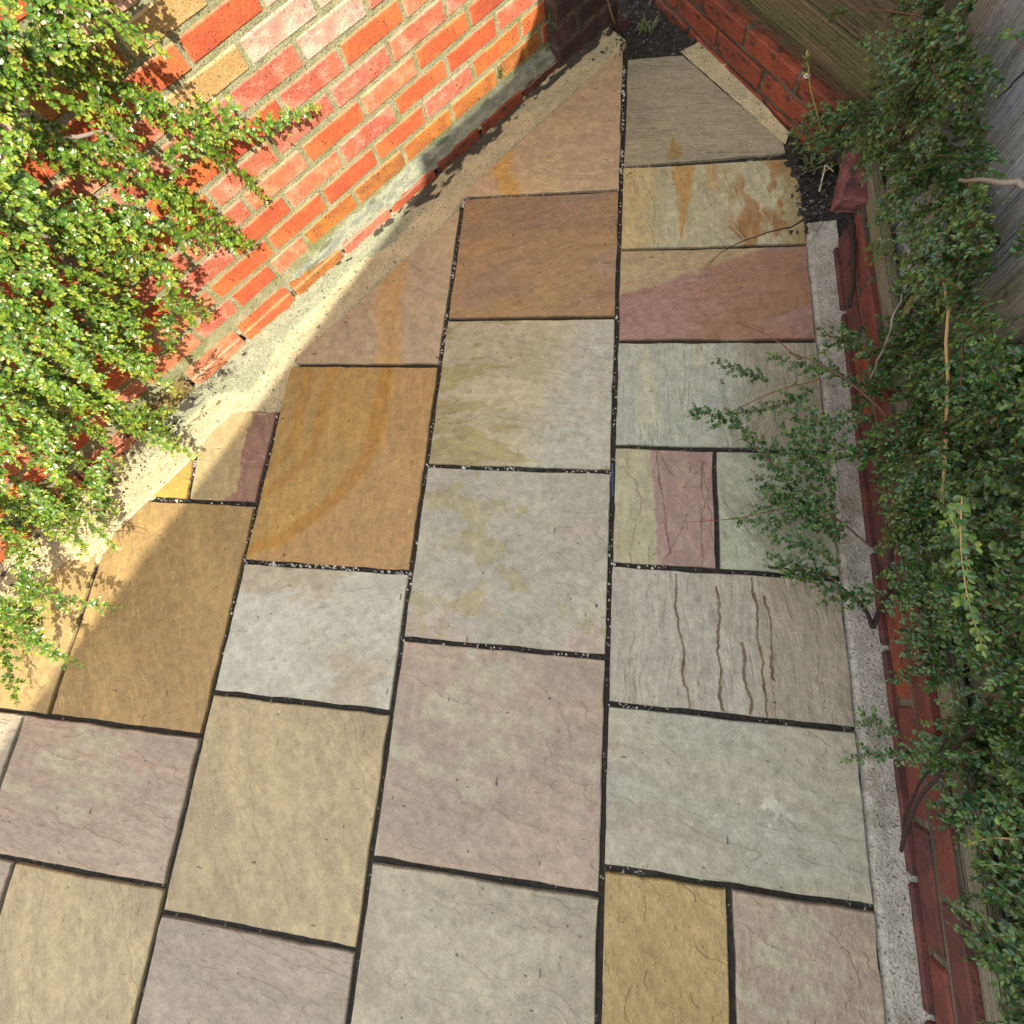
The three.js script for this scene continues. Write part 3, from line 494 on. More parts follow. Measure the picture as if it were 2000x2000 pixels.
function leafColour(r, pal) { const a = pal[Math.floor(r() * pal.length)], k = 0.75 + r() * 0.5; return [a[0] * k, a[1] * k, a[2] * k]; }
const rv = (r, k) => V(r() - 0.5, r() - 0.5, r() - 0.5).multiplyScalar(2 * k);
function spray(parent, S, E, o, seed) {
  const r = RNG(seed), out = { pos: [], col: [] }, wood = [], A = E.clone().sub(S), L = A.length(); A.normalize();
  const N = o.face.clone().add(rv(r, o.tumble ?? 0.45)); N.addScaledVector(A, -N.dot(A)).normalize(); const B = N.clone().cross(A);
  const bend = B.clone().multiplyScalar((r() - 0.5) * 0.16 * L).addScaledVector(UP, (r() - 0.2) * 0.06 * L);
  const at = t => S.clone().addScaledVector(A, t * L).addScaledVector(bend, 4 * t * (1 - t));
  const st = o.step || 0.0072, ln = o.leaf || 0.0105, pal = o.pal, bare = o.bare || 0;
  const run = (f, len, from, tip) => {
    for (let s = from; s < len; s += st * (0.8 + r() * 0.4)) {
      if (r() < (o.gap || 0.06)) continue;
      const t = s / len, p = f(t), q = f(Math.min(1, t + 0.05)).sub(p).normalize();
      const side = B.clone().addScaledVector(q, -B.dot(q)).normalize();
      for (const k of [-1, 1]) { if (r() < 0.12) continue; const dir = q.clone().multiplyScalar(0.45 + r() * 0.4).addScaledVector(side, k * (0.65 + r() * 0.3)).addScaledVector(N, (r() - 0.3) * 0.7); leaf(out, p.clone().add(rv(r, 0.0012)), dir, N.clone().add(rv(r, 0.55)), ln * (0.65 + r() * 0.6) * (1 - 0.3 * t * tip), o.wid || 1, leafColour(r, pal[t > 0.8 && tip ? 1 : 0])); }
    }
    leaf(out, f(1), f(1).sub(f(0.9)), N.clone().add(rv(r, 0.3)), ln * 0.8, 0.8, leafColour(r, pal[1]));
  };
  run(at, L, bare * L, 1);
  wood.push(tube([0, 0.2, 0.4, 0.6, 0.8, 1].map(at), o.rad || 0.0015, 0.0006, 4));
  const gapT = o.side || 0.02;
  for (let s = Math.max(0.06, bare) * L, k = r() < 0.5 ? 1 : -1; s < L * 0.92; s += gapT * (0.7 + r() * 0.6), k = -k) {
    const t = s / L, p0 = at(t), len = (o.slen || 0.075) * (1 - t * 0.65) * (0.45 + r() * 0.75), dir = A.clone().multiplyScalar(0.7).addScaledVector(B, k * (0.6 + r() * 0.25)).addScaledVector(N, (r() - 0.45) * 0.6).normalize(), dr = V(0, -0.1 * len, 0);
    const f = q => p0.clone().addScaledVector(dir, q * len).addScaledVector(dr, q * q);
    run(f, len, 0.004, 1); wood.push(tube([0, 0.5, 1].map(f), 0.0009, 0.0004, 3));
  }
  const br = mesh('branch', mergeGeometries(wood), o.bark || redBark, parent);
  const fo = mesh('leaves', geom(out.pos, null, null, out.col), leafMat, br); fo.userData.kind = 'stuff';
  return br;
}
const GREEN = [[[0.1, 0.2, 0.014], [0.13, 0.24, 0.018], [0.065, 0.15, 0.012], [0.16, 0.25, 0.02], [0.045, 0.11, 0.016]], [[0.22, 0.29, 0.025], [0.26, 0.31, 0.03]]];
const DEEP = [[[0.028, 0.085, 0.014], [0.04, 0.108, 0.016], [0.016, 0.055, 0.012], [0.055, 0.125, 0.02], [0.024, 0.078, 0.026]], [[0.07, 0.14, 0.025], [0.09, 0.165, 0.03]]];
const FRESH = [[[0.07, 0.15, 0.03], [0.06, 0.14, 0.045], [0.1, 0.19, 0.03]], [[0.15, 0.23, 0.035]]];
{
  const g = thing('wall_shrub', 'sunlit bright green small-leaved shrub spreading over the orange brick wall', 'shrub');
  const face = NW.clone().multiplyScalar(0.75).addScaledVector(UP, 0.6);
  let s = 1000; const o = { face, pal: GREEN, leaf: 0.0118, slen: 0.052, step: 0.0055, side: 0.016, wid: 1.25 };
  for (const [a, b] of [[[-1.742,0.09,0.001],[-1.592,0.055,0.277]],
[[-1.301,0.715,-0.635],[-1.349,0.489,-0.497]],
[[-1.089,0.986,-0.86],[-1.076,0.922,-0.834]],
[[-1.28,0.473,-0.661],[-1.233,0.32,-0.651]],
[[-1.321,0.769,-0.735],[-1.369,0.653,-0.672]],
[[-1.24,0.566,-0.615],[-1.4,0.389,-0.448]],
[[-1.219,0.769,-0.819],[-1.206,0.657,-0.729]],
[[-1.368,0.366,-0.521],[-1.355,0.178,-0.506]],
[[-1.327,0.73,-0.705],[-1.357,0.628,-0.606]],
[[-1.668,0.15,0.002],[-1.39,0.081,0.165]],
[[-1.082,0.997,-0.789],[-1.024,0.942,-0.765]],
[[-1.166,0.835,-0.911],[-1.139,0.701,-0.897]],
[[-1.756,0.157,-0.257],[-1.627,0.089,-0.262]],
[[-1.281,0.594,-0.567],[-1.212,0.419,-0.583]],
[[-1.308,0.618,-0.561],[-1.302,0.514,-0.469]],
[[-1.616,0.465,-0.184],[-1.652,0.27,-0.059]],
[[-1.474,0.622,-0.357],[-1.535,0.373,-0.284]],
[[-1.291,0.79,-0.727],[-1.151,0.696,-0.844]],
[[-1.087,0.893,-0.777],[-1.16,0.729,-0.65]],
[[-1.264,0.607,-0.567],[-1.268,0.356,-0.499]],
[[-1.544,0.081,-0.588],[-1.266,0.112,-0.454]],
[[-1.238,0.546,-0.687],[-1.183,0.4,-0.649]],
[[-1.423,0.397,-0.457],[-1.401,0.247,-0.457]],
[[-1.094,1.094,-0.942],[-1.106,1.037,-0.88]],
[[-1.536,0.595,-0.439],[-1.599,0.475,-0.352]],
[[-1.015,0.864,-0.956],[-0.988,0.71,-0.886]],
[[-1.232,0.787,-0.813],[-1.235,0.583,-0.797]],
[[-1.608,0.39,-0.176],[-1.585,0.164,-0.145]],
[[-1.527,0.149,-0.553],[-1.249,0.045,-0.463]],
[[-1.598,0.527,-0.354],[-1.525,0.324,-0.419]],
[[-1.288,0.717,-0.611],[-1.362,0.547,-0.536]],
[[-1.207,0.755,-0.737],[-1.122,0.703,-0.823]],
[[-0.971,1.001,-0.965],[-0.921,0.926,-1.044]],
[[-1.156,0.994,-0.912],[-1.172,0.902,-0.881]],
[[-1.249,0.781,-0.601],[-1.289,0.575,-0.572]],
[[-1.009,1.017,-0.977],[-1,0.934,-0.981]],
[[-1.578,0.124,-0.281],[-1.387,0.095,-0.161]],
[[-1.528,0.357,-0.444],[-1.539,0.037,-0.361]],
[[-1.213,0.715,-0.76],[-1.148,0.516,-0.792]],
[[-1.337,0.563,-0.538],[-1.319,0.314,-0.461]],
[[-1.018,0.975,-0.907],[-0.929,0.945,-0.944]],
[[-1.023,1.071,-0.844],[-0.988,0.98,-0.855]],
[[-0.99,1.008,-1.051],[-0.892,0.916,-1.135]],
[[-1.878,0.083,0.262],[-1.727,0.041,0.407]],
[[-1.456,0.693,-0.545],[-1.558,0.478,-0.388]],
[[-1.588,0.433,-0.353],[-1.632,0.234,-0.259]],
[[-1.033,1.055,-0.835],[-0.922,1.048,-0.862]],
[[-1.367,0.663,-0.557],[-1.365,0.549,-0.546]],
[[-1.265,0.734,-0.583],[-1.24,0.541,-0.538]],
[[-1.056,0.971,-0.863],[-0.997,0.833,-0.88]],
[[-1.449,0.634,-0.561],[-1.316,0.557,-0.637]],
[[-1.094,0.598,-0.954],[-1.054,0.313,-1.023]],
[[-1.572,0.256,-0.307],[-1.644,0.077,-0.175]],
[[-1.33,0.787,-0.568],[-1.296,0.709,-0.557]],
[[-1.075,0.975,-0.81],[-1.078,0.885,-0.732]],
[[-1.188,0.606,-0.795],[-1.217,0.42,-0.727]],
[[-1.063,0.601,-0.847],[-0.98,0.372,-0.972]],
[[-1.631,0.118,-0.032],[-1.342,0.068,-0.002]],
[[-1.225,0.867,-0.777],[-1.264,0.664,-0.712]],
[[-1.185,0.736,-0.753],[-1.158,0.509,-0.763]],
[[-1.764,0.091,0.026],[-1.568,0.075,0.048]],
[[-1.243,0.787,-0.622],[-1.164,0.688,-0.64]],
[[-1.188,0.727,-0.758],[-1.103,0.634,-0.792]],
[[-0.971,1.013,-0.981],[-0.861,0.966,-1.09]],
[[-1.064,0.784,-0.923],[-1.05,0.591,-0.941]],
[[-1.2,0.851,-0.862],[-1.115,0.717,-0.896]],
[[-1.116,0.99,-0.9],[-1.054,0.906,-0.875]],
[[-1.354,0.315,-0.51],[-1.28,0.151,-0.568]],
[[-1.033,0.928,-0.968],[-1.034,0.829,-0.979]],
[[-1.129,0.925,-0.725],[-1.129,0.828,-0.733]],
[[-0.964,1.028,-1.045],[-0.933,0.957,-1.003]],
[[-0.97,1.066,-0.946],[-0.954,0.935,-0.911]],
[[-1.392,0.23,-0.415],[-1.518,0.033,-0.225]],
[[-1.161,0.968,-0.85],[-1.233,0.814,-0.756]],
[[-0.954,1.01,-1.035],[-0.995,0.95,-0.979]],
[[-1.483,0.453,-0.43],[-1.561,0.349,-0.263]],
[[-1.552,0.292,-0.288],[-1.519,0.16,-0.224]],
[[-1.028,0.798,-1.014],[-0.938,0.613,-1.09]],
[[-1.24,0.811,-0.813],[-1.3,0.685,-0.749]],
[[-1.401,0.731,-0.587],[-1.378,0.522,-0.608]],
[[-1.14,0.73,-0.762],[-1.053,0.644,-0.783]],
[[-1.193,0.674,-0.647],[-1.219,0.558,-0.592]],
[[-1.063,1.05,-0.901],[-1.054,0.953,-0.853]],
[[-1.368,0.563,-0.492],[-1.326,0.328,-0.498]],
[[-1.447,0.573,-0.465],[-1.416,0.379,-0.418]],
[[-1.38,0.668,-0.484],[-1.388,0.522,-0.453]],
[[-1.875,0.107,-0.041],[-1.633,0.113,0.117]],
[[-1.142,1.001,-0.827],[-1.108,0.881,-0.837]],
[[-1.181,0.877,-0.657],[-1.146,0.807,-0.618]],
[[-1.774,0.128,-0.195],[-1.681,0.03,-0.272]],
[[-1.261,0.869,-0.794],[-1.187,0.827,-0.848]],
[[-1.455,0.473,-0.507],[-1.403,0.314,-0.495]],
[[-1.23,0.779,-0.657],[-1.163,0.61,-0.638]],
[[-1.788,0.154,-0.292],[-1.612,0.043,-0.174]],
[[-1.921,0.063,0.082],[-1.621,0.113,0.014]],
[[-1.232,0.585,-0.701],[-1.235,0.377,-0.59]],
[[-1.173,0.762,-0.724],[-1.069,0.702,-0.824]],
[[-1.091,0.919,-0.994],[-1.053,0.796,-0.976]],
[[-1.201,0.868,-0.802],[-1.211,0.741,-0.777]],
[[-1.059,0.826,-1.02],[-1.014,0.64,-1.063]],
[[-1.439,0.46,-0.532],[-1.533,0.216,-0.369]],
[[-1.673,0.369,-0.298],[-1.656,0.206,-0.314]],
[[-1.372,0.561,-0.429],[-1.357,0.442,-0.405]],
[[-1.563,0.115,-0.392],[-1.484,0.037,-0.266]],
[[-1.282,0.809,-0.765],[-1.302,0.6,-0.711]],
[[-1.037,1.037,-1.019],[-0.992,0.978,-1.015]],
[[-1.073,1.029,-0.806],[-1.039,0.956,-0.866]],
[[-0.906,1.043,-1.007],[-0.83,1.005,-1.032]],
[[-1.113,0.88,-0.974],[-1.015,0.727,-1.088]],
[[-1.42,0.576,-0.616],[-1.472,0.471,-0.486]],
[[-1.005,1.103,-0.866],[-1.007,1.053,-0.823]],
[[-1.172,0.68,-0.676],[-1.156,0.551,-0.705]],
[[-1.61,0.142,-0.086],[-1.551,0.031,0.155]],
[[-1.302,0.807,-0.594],[-1.358,0.668,-0.556]],
[[-1.18,0.686,-0.778],[-1.149,0.475,-0.822]],
[[-1.214,0.639,-0.649],[-1.163,0.412,-0.701]],
[[-1.04,0.714,-0.84],[-1.068,0.489,-0.762]],
[[-1.254,0.737,-0.798],[-1.27,0.532,-0.797]],
[[-1.333,0.43,-0.672],[-1.356,0.192,-0.658]],
[[-1.648,0.34,-0.119],[-1.691,0.163,-0.062]],
[[-1.127,0.981,-0.821],[-1.11,0.876,-0.844]],
[[-1.634,0.328,-0.287],[-1.654,0.083,-0.224]],
[[-1.053,1.048,-0.808],[-1.014,0.988,-0.751]],
[[-1.183,1.003,-0.846],[-1.083,0.964,-0.913]],
[[-1.012,1.014,-0.902],[-1.044,0.891,-0.875]],
[[-1.442,0.325,-0.485],[-1.566,0.143,-0.298]],
[[-1.396,0.658,-0.456],[-1.399,0.553,-0.346]],
[[-1.302,0.59,-0.687],[-1.259,0.442,-0.673]],
[[-1.454,0.68,-0.565],[-1.437,0.561,-0.565]],
[[-1.394,0.538,-0.445],[-1.465,0.377,-0.312]],
[[-1.223,0.894,-0.613],[-1.075,0.878,-0.729]],
[[-1.786,0.135,-0.2],[-1.644,0.07,-0.111]],
[[-1.417,0.658,-0.548],[-1.353,0.484,-0.535]],
[[-1.397,0.667,-0.401],[-1.349,0.505,-0.476]],
[[-1.41,0.521,-0.474],[-1.4,0.394,-0.489]],
[[-1.197,0.725,-0.739],[-1.301,0.494,-0.599]],
[[-1.376,0.481,-0.45],[-1.438,0.293,-0.294]],
[[-1.028,1.009,-0.878],[-1.059,0.886,-0.786]],
[[-0.957,0.988,-0.973],[-0.853,0.867,-1.005]],
[[-1.017,1.008,-0.877],[-1.059,0.972,-0.788]],
[[-1.251,0.769,-0.66],[-1.316,0.546,-0.591]],
[[-1.223,0.626,-0.607],[-1.226,0.456,-0.506]],
[[-1.118,0.856,-0.838],[-1.08,0.663,-0.903]],
[[-1.035,1.046,-0.899],[-0.96,0.94,-0.894]],
[[-1.235,0.882,-0.599],[-1.204,0.817,-0.569]],
[[-1.238,0.547,-0.599],[-1.183,0.26,-0.568]],
[[-1.231,0.771,-0.811],[-1.296,0.636,-0.764]],
[[-1.1,1.06,-0.874],[-1.052,0.98,-0.859]],
[[-1.8,0.077,0.055],[-1.65,0.067,0.184]],
[[-1.587,0.131,-0.348],[-1.449,0.118,-0.128]],
[[-2.05,0.159,-0.189],[-1.897,0.092,0.04]],
[[-1.807,0.088,-0.361],[-1.588,0.052,-0.18]],
[[-1.35,0.737,-0.629],[-1.28,0.573,-0.695]],
[[-1.393,0.536,-0.54],[-1.408,0.208,-0.534]],
[[-1.068,0.6,-0.97],[-1.042,0.332,-1.004]],
[[-1.662,0.378,-0.13],[-1.662,0.187,-0.069]],
[[-1.539,0.527,-0.333],[-1.681,0.343,-0.164]],
[[-1.222,0.484,-0.763],[-1.297,0.271,-0.617]],
[[-1.742,0.339,-0.171],[-1.782,0.098,-0.11]],
[[-1.301,0.539,-0.586],[-1.344,0.263,-0.513]],
[[-1.119,0.673,-0.861],[-1.125,0.564,-0.816]],
[[-1.32,0.752,-0.719],[-1.36,0.523,-0.652]],
[[-1.565,0.525,-0.414],[-1.583,0.375,-0.374]],
[[-1.031,0.938,-1.001],[-1.002,0.816,-0.929]],
[[-1.694,0.142,-0.175],[-1.542,0.097,0.031]]]) spray(g, VA(a), VA(b), o, s += 7);
  const key = [[[-1.036,0.647,-1.012], [-0.932,0.576,-1.144]], [[-0.945,0.582,-1.128], [-0.806,0.489,-1.332]], [[-0.988,0.625,-1.077], [-0.954,0.693,-1.125]], [[-0.955,0.609,-1.116], [-0.919,0.654,-1.166]], [[-0.993,0.634,-1.063], [-0.974,0.371,-1.117]], [[-1.016,0.667,-1.004], [-1.027,0.599,-0.992]], [[-1.064,0.637,-0.948], [-1.072,0.48,-0.954]], [[-1.152,0.595,-0.812], [-1.197,0.253,-0.79]], [[-1.091,0.671,-0.916], [-1.051,0.54,-0.964]], [[-1.166,0.398,-0.826], [-1.283,0.228,-0.703]], [[-1.203,0.619,-0.752], [-1.282,0.31,-0.658]], [[-1.278,0.555,-0.631], [-1.311,0.235,-0.623]], [[-1.34,0.543,-0.543], [-1.471,0.085,-0.417]], [[-1.451,0.449,-0.411], [-1.581,0.031,-0.272]], [[-1.164,0.66,-0.829], [-1.126,0.538,-0.875]], [[-1.024,0.928,-0.965], [-0.993,0.842,-1.033]], [[-1.012,0.977,-1.01], [-1.042,0.894,-0.974]], [[-1.097,0.788,-0.893], [-1.065,0.711,-0.946]], [[-1.181,0.354,-0.809], [-1.172,0.236,-0.835]], [[-1.248,0.496,-0.698], [-1.257,0.343,-0.718]], [[-1.387,0.434,-0.503], [-1.369,0.26,-0.539]]];
  for (const [a, b] of key) spray(g, VA(a), VA(b), { ...o, tumble: 0.25 }, s += 7);
  mesh('trunk', tube(curve([[-1.237,0.855,-0.804], [-1.243,0.762,-0.781], [-1.262,0.663,-0.775], [-1.297,0.511,-0.749]], 12, 0.003, 4), 0.013, 0.007, 7), barkGrey, g);
  mesh('trunk', tube(curve([[-1.44,0.626,-0.548], [-1.476,0.458,-0.49], [-1.547,0.231,-0.436], [-1.629,0.036,-0.385]], 12, 0.003, 5), 0.015, 0.009, 7), barkGrey, g);
  mesh('stem', tube(curve([[-1.028,0.996,-1.022], [-1.049,0.947,-0.981], [-1.088,0.886,-0.951]], 8, 0.002, 6), 0.004, 0.003, 5), barkGrey, g);
  mesh('stem', tube(curve([[-1.145,0.786,-0.914], [-1.097,0.769,-0.94], [-1.068,0.744,-1.005]], 8, 0.003, 7), 0.005, 0.003, 5), barkGrey, g);
}
const FACE_R = V(-0.55, 0.8, 0.1);
{
  const g = thing('fence_shrub', 'dense dark green shrub filling the right side in front of the fence', 'shrub');
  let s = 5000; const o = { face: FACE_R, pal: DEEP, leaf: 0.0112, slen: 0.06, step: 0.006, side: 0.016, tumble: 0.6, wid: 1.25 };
  for (const [a, b] of [[[0.641,0.526,0.192],[0.596,0.511,0.247]],
[[0.659,0.326,0.168],[0.665,0.143,0.263]],
[[0.621,0.405,0.425],[0.59,0.312,0.508]],
[[0.622,0.44,0.174],[0.618,0.408,0.12]],
[[0.654,0.334,0.375],[0.639,0.264,0.378]],
[[0.582,0.379,-0.446],[0.556,0.605,-0.382]],
[[0.673,0.307,-0.532],[0.629,0.272,-0.459]],
[[0.624,0.611,-0.469],[0.62,0.721,-0.388]],
[[0.704,0.323,-0.108],[0.69,0.218,-0.018]],
[[0.637,0.352,-0.107],[0.623,0.274,-0.087]],
[[0.642,0.51,-0.277],[0.608,0.544,-0.193]],
[[0.694,0.231,0.248],[0.662,0.228,0.312]],
[[0.702,0.456,0.146],[0.68,0.552,0.053]],
[[0.615,0.272,-0.269],[0.635,0.172,-0.363]],
[[0.698,0.355,0.144],[0.687,0.298,0.235]],
[[0.659,0.469,-0.654],[0.65,0.501,-0.56]],
[[0.595,0.282,-0.254],[0.578,0.456,-0.158]],
[[0.625,0.372,-0.386],[0.623,0.511,-0.43]],
[[0.619,0.478,0.262],[0.62,0.362,0.317]],
[[0.601,0.424,-0.267],[0.594,0.379,-0.212]],
[[0.632,0.45,0.42],[0.652,0.36,0.507]],
[[0.676,0.549,-0.32],[0.696,0.44,-0.259]],
[[0.649,0.481,0.092],[0.633,0.6,0.024]],
[[0.624,0.39,0.341],[0.595,0.354,0.38]],
[[0.614,0.658,-0.468],[0.616,0.583,-0.474]],
[[0.626,0.431,-0.519],[0.598,0.413,-0.621]],
[[0.698,0.291,0.228],[0.688,0.307,0.283]],
[[0.626,0.68,-0.258],[0.58,0.704,-0.164]],
[[0.612,0.383,-0.551],[0.631,0.236,-0.493]],
[[0.636,0.497,-0.187],[0.635,0.44,-0.133]],
[[0.68,0.637,-0.352],[0.641,0.655,-0.292]],
[[0.675,0.562,-0.344],[0.64,0.513,-0.372]],
[[0.656,0.239,-0.055],[0.656,0.195,0.014]],
[[0.599,0.265,-0.454],[0.597,0.297,-0.337]],
[[0.662,0.452,0.315],[0.615,0.457,0.349]],
[[0.677,0.326,0.064],[0.691,0.184,0.155]],
[[0.642,0.684,-0.488],[0.604,0.727,-0.365]],
[[0.579,0.546,-0.635],[0.598,0.444,-0.625]],
[[0.586,0.563,-0.603],[0.55,0.709,-0.447]],
[[0.67,0.491,0.078],[0.684,0.425,0.144]],
[[0.682,0.424,0.136],[0.678,0.261,0.187]],
[[0.62,0.674,-0.441],[0.613,0.672,-0.374]],
[[0.609,0.644,-0.193],[0.561,0.644,-0.15]],
[[0.596,0.705,-0.246],[0.557,0.77,-0.305]],
[[0.607,0.581,0.155],[0.621,0.487,0.17]],
[[0.653,0.644,-0.324],[0.65,0.561,-0.278]],
[[0.615,0.546,-0.083],[0.593,0.512,-0.133]],
[[0.576,0.59,-0.532],[0.559,0.576,-0.417]],
[[0.7,0.416,-0.009],[0.701,0.448,0.074]],
[[0.669,0.323,0.385],[0.673,0.321,0.423]],
[[0.601,0.392,-0.652],[0.596,0.234,-0.717]],
[[0.645,0.483,-0.086],[0.647,0.329,-0.024]],
[[0.601,0.471,-0.386],[0.615,0.327,-0.314]],
[[0.645,0.516,0.099],[0.601,0.477,0.131]],
[[0.613,0.49,0.202],[0.58,0.573,0.129]],
[[0.594,0.676,-0.285],[0.569,0.664,-0.217]],
[[0.68,0.362,0.374],[0.646,0.344,0.432]],
[[0.613,0.605,-0.07],[0.612,0.638,-0.006]],
[[0.69,0.28,-0.058],[0.692,0.197,-0.102]],
[[0.618,0.411,0.393],[0.626,0.309,0.402]],
[[0.667,0.361,-0.451],[0.638,0.245,-0.458]],
[[0.615,0.549,0.089],[0.598,0.542,0.141]],
[[0.654,0.547,0.051],[0.673,0.4,0.122]],
[[0.667,0.306,0.287],[0.682,0.346,0.234]],
[[0.649,0.496,0.188],[0.645,0.551,0.219]],
[[0.625,0.476,0.1],[0.58,0.629,0.05]],
[[0.623,0.388,0.011],[0.601,0.327,0.046]],
[[0.669,0.543,0.01],[0.629,0.614,0.054]],
[[0.677,0.554,-0.702],[0.637,0.508,-0.72]],
[[0.639,0.49,-0.05],[0.61,0.447,-0.029]],
[[0.673,0.363,-0.657],[0.666,0.328,-0.572]],
[[0.605,0.697,-0.197],[0.582,0.667,-0.168]],
[[0.632,0.689,-0.48],[0.649,0.741,-0.528]],
[[0.692,0.32,0.186],[0.677,0.333,0.247]],
[[0.655,0.532,0.089],[0.623,0.638,0.122]],
[[0.647,0.489,0.036],[0.633,0.529,0.085]],
[[0.63,0.484,0.182],[0.59,0.476,0.154]],
[[0.668,0.203,0.137],[0.663,0.102,0.088]],
[[0.631,0.519,0.174],[0.582,0.65,0.107]],
[[0.622,0.536,0.115],[0.573,0.544,0.131]],
[[0.658,0.606,-0.478],[0.611,0.617,-0.421]],
[[0.669,0.439,-0.07],[0.635,0.575,-0.027]],
[[0.582,0.689,-0.178],[0.591,0.772,-0.192]],
[[0.635,0.483,0.169],[0.629,0.455,0.238]],
[[0.689,0.331,0.407],[0.695,0.235,0.479]],
[[0.658,0.415,-0.355],[0.677,0.271,-0.284]],
[[0.632,0.411,-0.531],[0.648,0.284,-0.499]],
[[0.625,0.447,-0.426],[0.628,0.505,-0.346]],
[[0.62,0.565,-0.155],[0.588,0.576,-0.226]],
[[0.637,0.524,0.028],[0.594,0.683,-0.004]],
[[0.591,0.418,-0.492],[0.563,0.328,-0.41]],
[[0.634,0.402,0.235],[0.611,0.538,0.233]],
[[0.599,0.528,-0.586],[0.571,0.508,-0.464]],
[[0.63,0.585,-0.378],[0.615,0.591,-0.269]],
[[0.623,0.373,0.197],[0.631,0.452,0.206]],
[[0.67,0.38,-0.167],[0.621,0.445,-0.096]],
[[0.622,0.483,0.373],[0.632,0.425,0.457]],
[[0.643,0.378,0.33],[0.601,0.374,0.413]],
[[0.666,0.26,-0.451],[0.632,0.282,-0.36]],
[[0.66,0.481,0.223],[0.625,0.495,0.3]],
[[0.683,0.189,-0.724],[0.655,0.418,-0.712]],
[[0.646,0.576,-0.419],[0.612,0.525,-0.45]],
[[0.659,0.177,-0.105],[0.63,0.417,-0.082]],
[[0.659,0.621,-0.455],[0.665,0.509,-0.498]],
[[0.664,0.376,0.389],[0.624,0.541,0.278]],
[[0.659,0.259,-0.39],[0.617,0.288,-0.287]],
[[0.623,0.249,-0.125],[0.624,0.207,-0.049]],
[[0.599,0.543,-0.576],[0.609,0.358,-0.642]],
[[0.593,0.695,-0.458],[0.58,0.646,-0.455]],
[[0.624,0.372,0.296],[0.598,0.498,0.204]],
[[0.584,0.649,-0.141],[0.567,0.594,-0.111]],
[[0.603,0.715,-0.397],[0.59,0.716,-0.301]],
[[0.629,0.57,-0.234],[0.592,0.563,-0.279]],
[[0.68,0.274,0.235],[0.655,0.456,0.132]],
[[0.644,0.499,0.166],[0.649,0.382,0.202]],
[[0.639,0.478,0.078],[0.6,0.473,0.133]],
[[0.684,0.627,-0.415],[0.647,0.598,-0.467]],
[[0.606,0.585,-0.386],[0.597,0.593,-0.487]],
[[0.629,0.578,0.08],[0.583,0.699,0.104]],
[[0.662,0.473,0.091],[0.664,0.348,0.123]],
[[0.677,0.572,-0.397],[0.635,0.523,-0.428]],
[[0.617,0.428,0.435],[0.621,0.341,0.55]],
[[0.595,0.556,-0.33],[0.555,0.532,-0.304]],
[[0.674,0.284,0.122],[0.642,0.457,0.033]],
[[0.687,0.52,0.01],[0.675,0.448,0.063]],
[[0.595,0.61,-0.136],[0.552,0.633,-0.065]],
[[0.655,0.433,-0.632],[0.647,0.344,-0.591]],
[[0.624,0.562,0.079],[0.617,0.565,0.119]],
[[0.61,0.638,-0.084],[0.601,0.73,-0.053]],
[[0.641,0.237,0.111],[0.638,0.214,0.229]],
[[0.683,0.523,-0.063],[0.672,0.537,-0.005]],
[[0.634,0.486,-0.077],[0.591,0.462,-0.019]],
[[0.681,0.251,-0.782],[0.659,0.144,-0.808]],
[[0.69,0.421,0.064],[0.642,0.436,0.096]],
[[0.588,0.509,-0.541],[0.594,0.403,-0.529]],
[[0.617,0.333,0.062],[0.596,0.263,0.125]],
[[0.634,0.368,0.162],[0.602,0.311,0.234]],
[[0.627,0.602,-0.41],[0.6,0.501,-0.405]],
[[0.596,0.427,-0.358],[0.568,0.265,-0.344]],
[[0.615,0.585,0.111],[0.629,0.436,0.164]],
[[0.655,0.273,-0.299],[0.617,0.212,-0.276]],
[[0.679,0.675,-0.501],[0.651,0.757,-0.472]],
[[0.658,0.212,-0.571],[0.638,0.117,-0.455]],
[[0.613,0.222,-0.546],[0.601,0.196,-0.451]],
[[0.621,0.581,-0.01],[0.593,0.626,0.047]],
[[0.592,0.65,-0.153],[0.559,0.636,-0.147]],
[[0.59,0.581,-0.288],[0.594,0.502,-0.278]],
[[0.636,0.436,-0.165],[0.602,0.453,-0.053]],
[[0.655,0.216,-0.195],[0.637,0.244,-0.123]],
[[0.636,0.551,-0.167],[0.649,0.435,-0.219]],
[[0.628,0.25,-0.657],[0.598,0.131,-0.579]],
[[0.647,0.292,0.112],[0.598,0.153,0.161]],
[[0.635,0.678,-0.489],[0.651,0.604,-0.441]],
[[0.597,0.268,-0.227],[0.574,0.305,-0.145]],
[[0.678,0.332,-0.06],[0.679,0.278,-0.008]],
[[0.683,0.408,0.172],[0.698,0.331,0.272]],
[[0.615,0.309,-0.039],[0.605,0.309,0.018]],
[[0.645,0.462,-0.168],[0.618,0.343,-0.132]],
[[0.639,0.366,-0.602],[0.601,0.534,-0.467]],
[[0.615,0.538,0.267],[0.593,0.584,0.304]],
[[0.659,0.294,-0.258],[0.64,0.153,-0.186]],
[[0.664,0.354,0.021],[0.647,0.333,0.069]],
[[0.577,0.614,-0.62],[0.56,0.489,-0.732]],
[[0.606,0.417,0.223],[0.612,0.515,0.194]],
[[0.587,0.349,-0.238],[0.572,0.384,-0.129]],
[[0.704,0.307,0.406],[0.718,0.142,0.485]],
[[0.611,0.695,-0.38],[0.567,0.741,-0.303]],
[[0.622,0.385,-0.651],[0.621,0.25,-0.807]],
[[0.579,0.525,-0.113],[0.537,0.665,-0.17]],
[[0.584,0.732,-0.303],[0.562,0.72,-0.216]],
[[0.642,0.473,-0.393],[0.612,0.592,-0.287]],
[[0.58,0.752,-0.427],[0.569,0.703,-0.39]],
[[0.608,0.368,-0.15],[0.622,0.392,-0.08]],
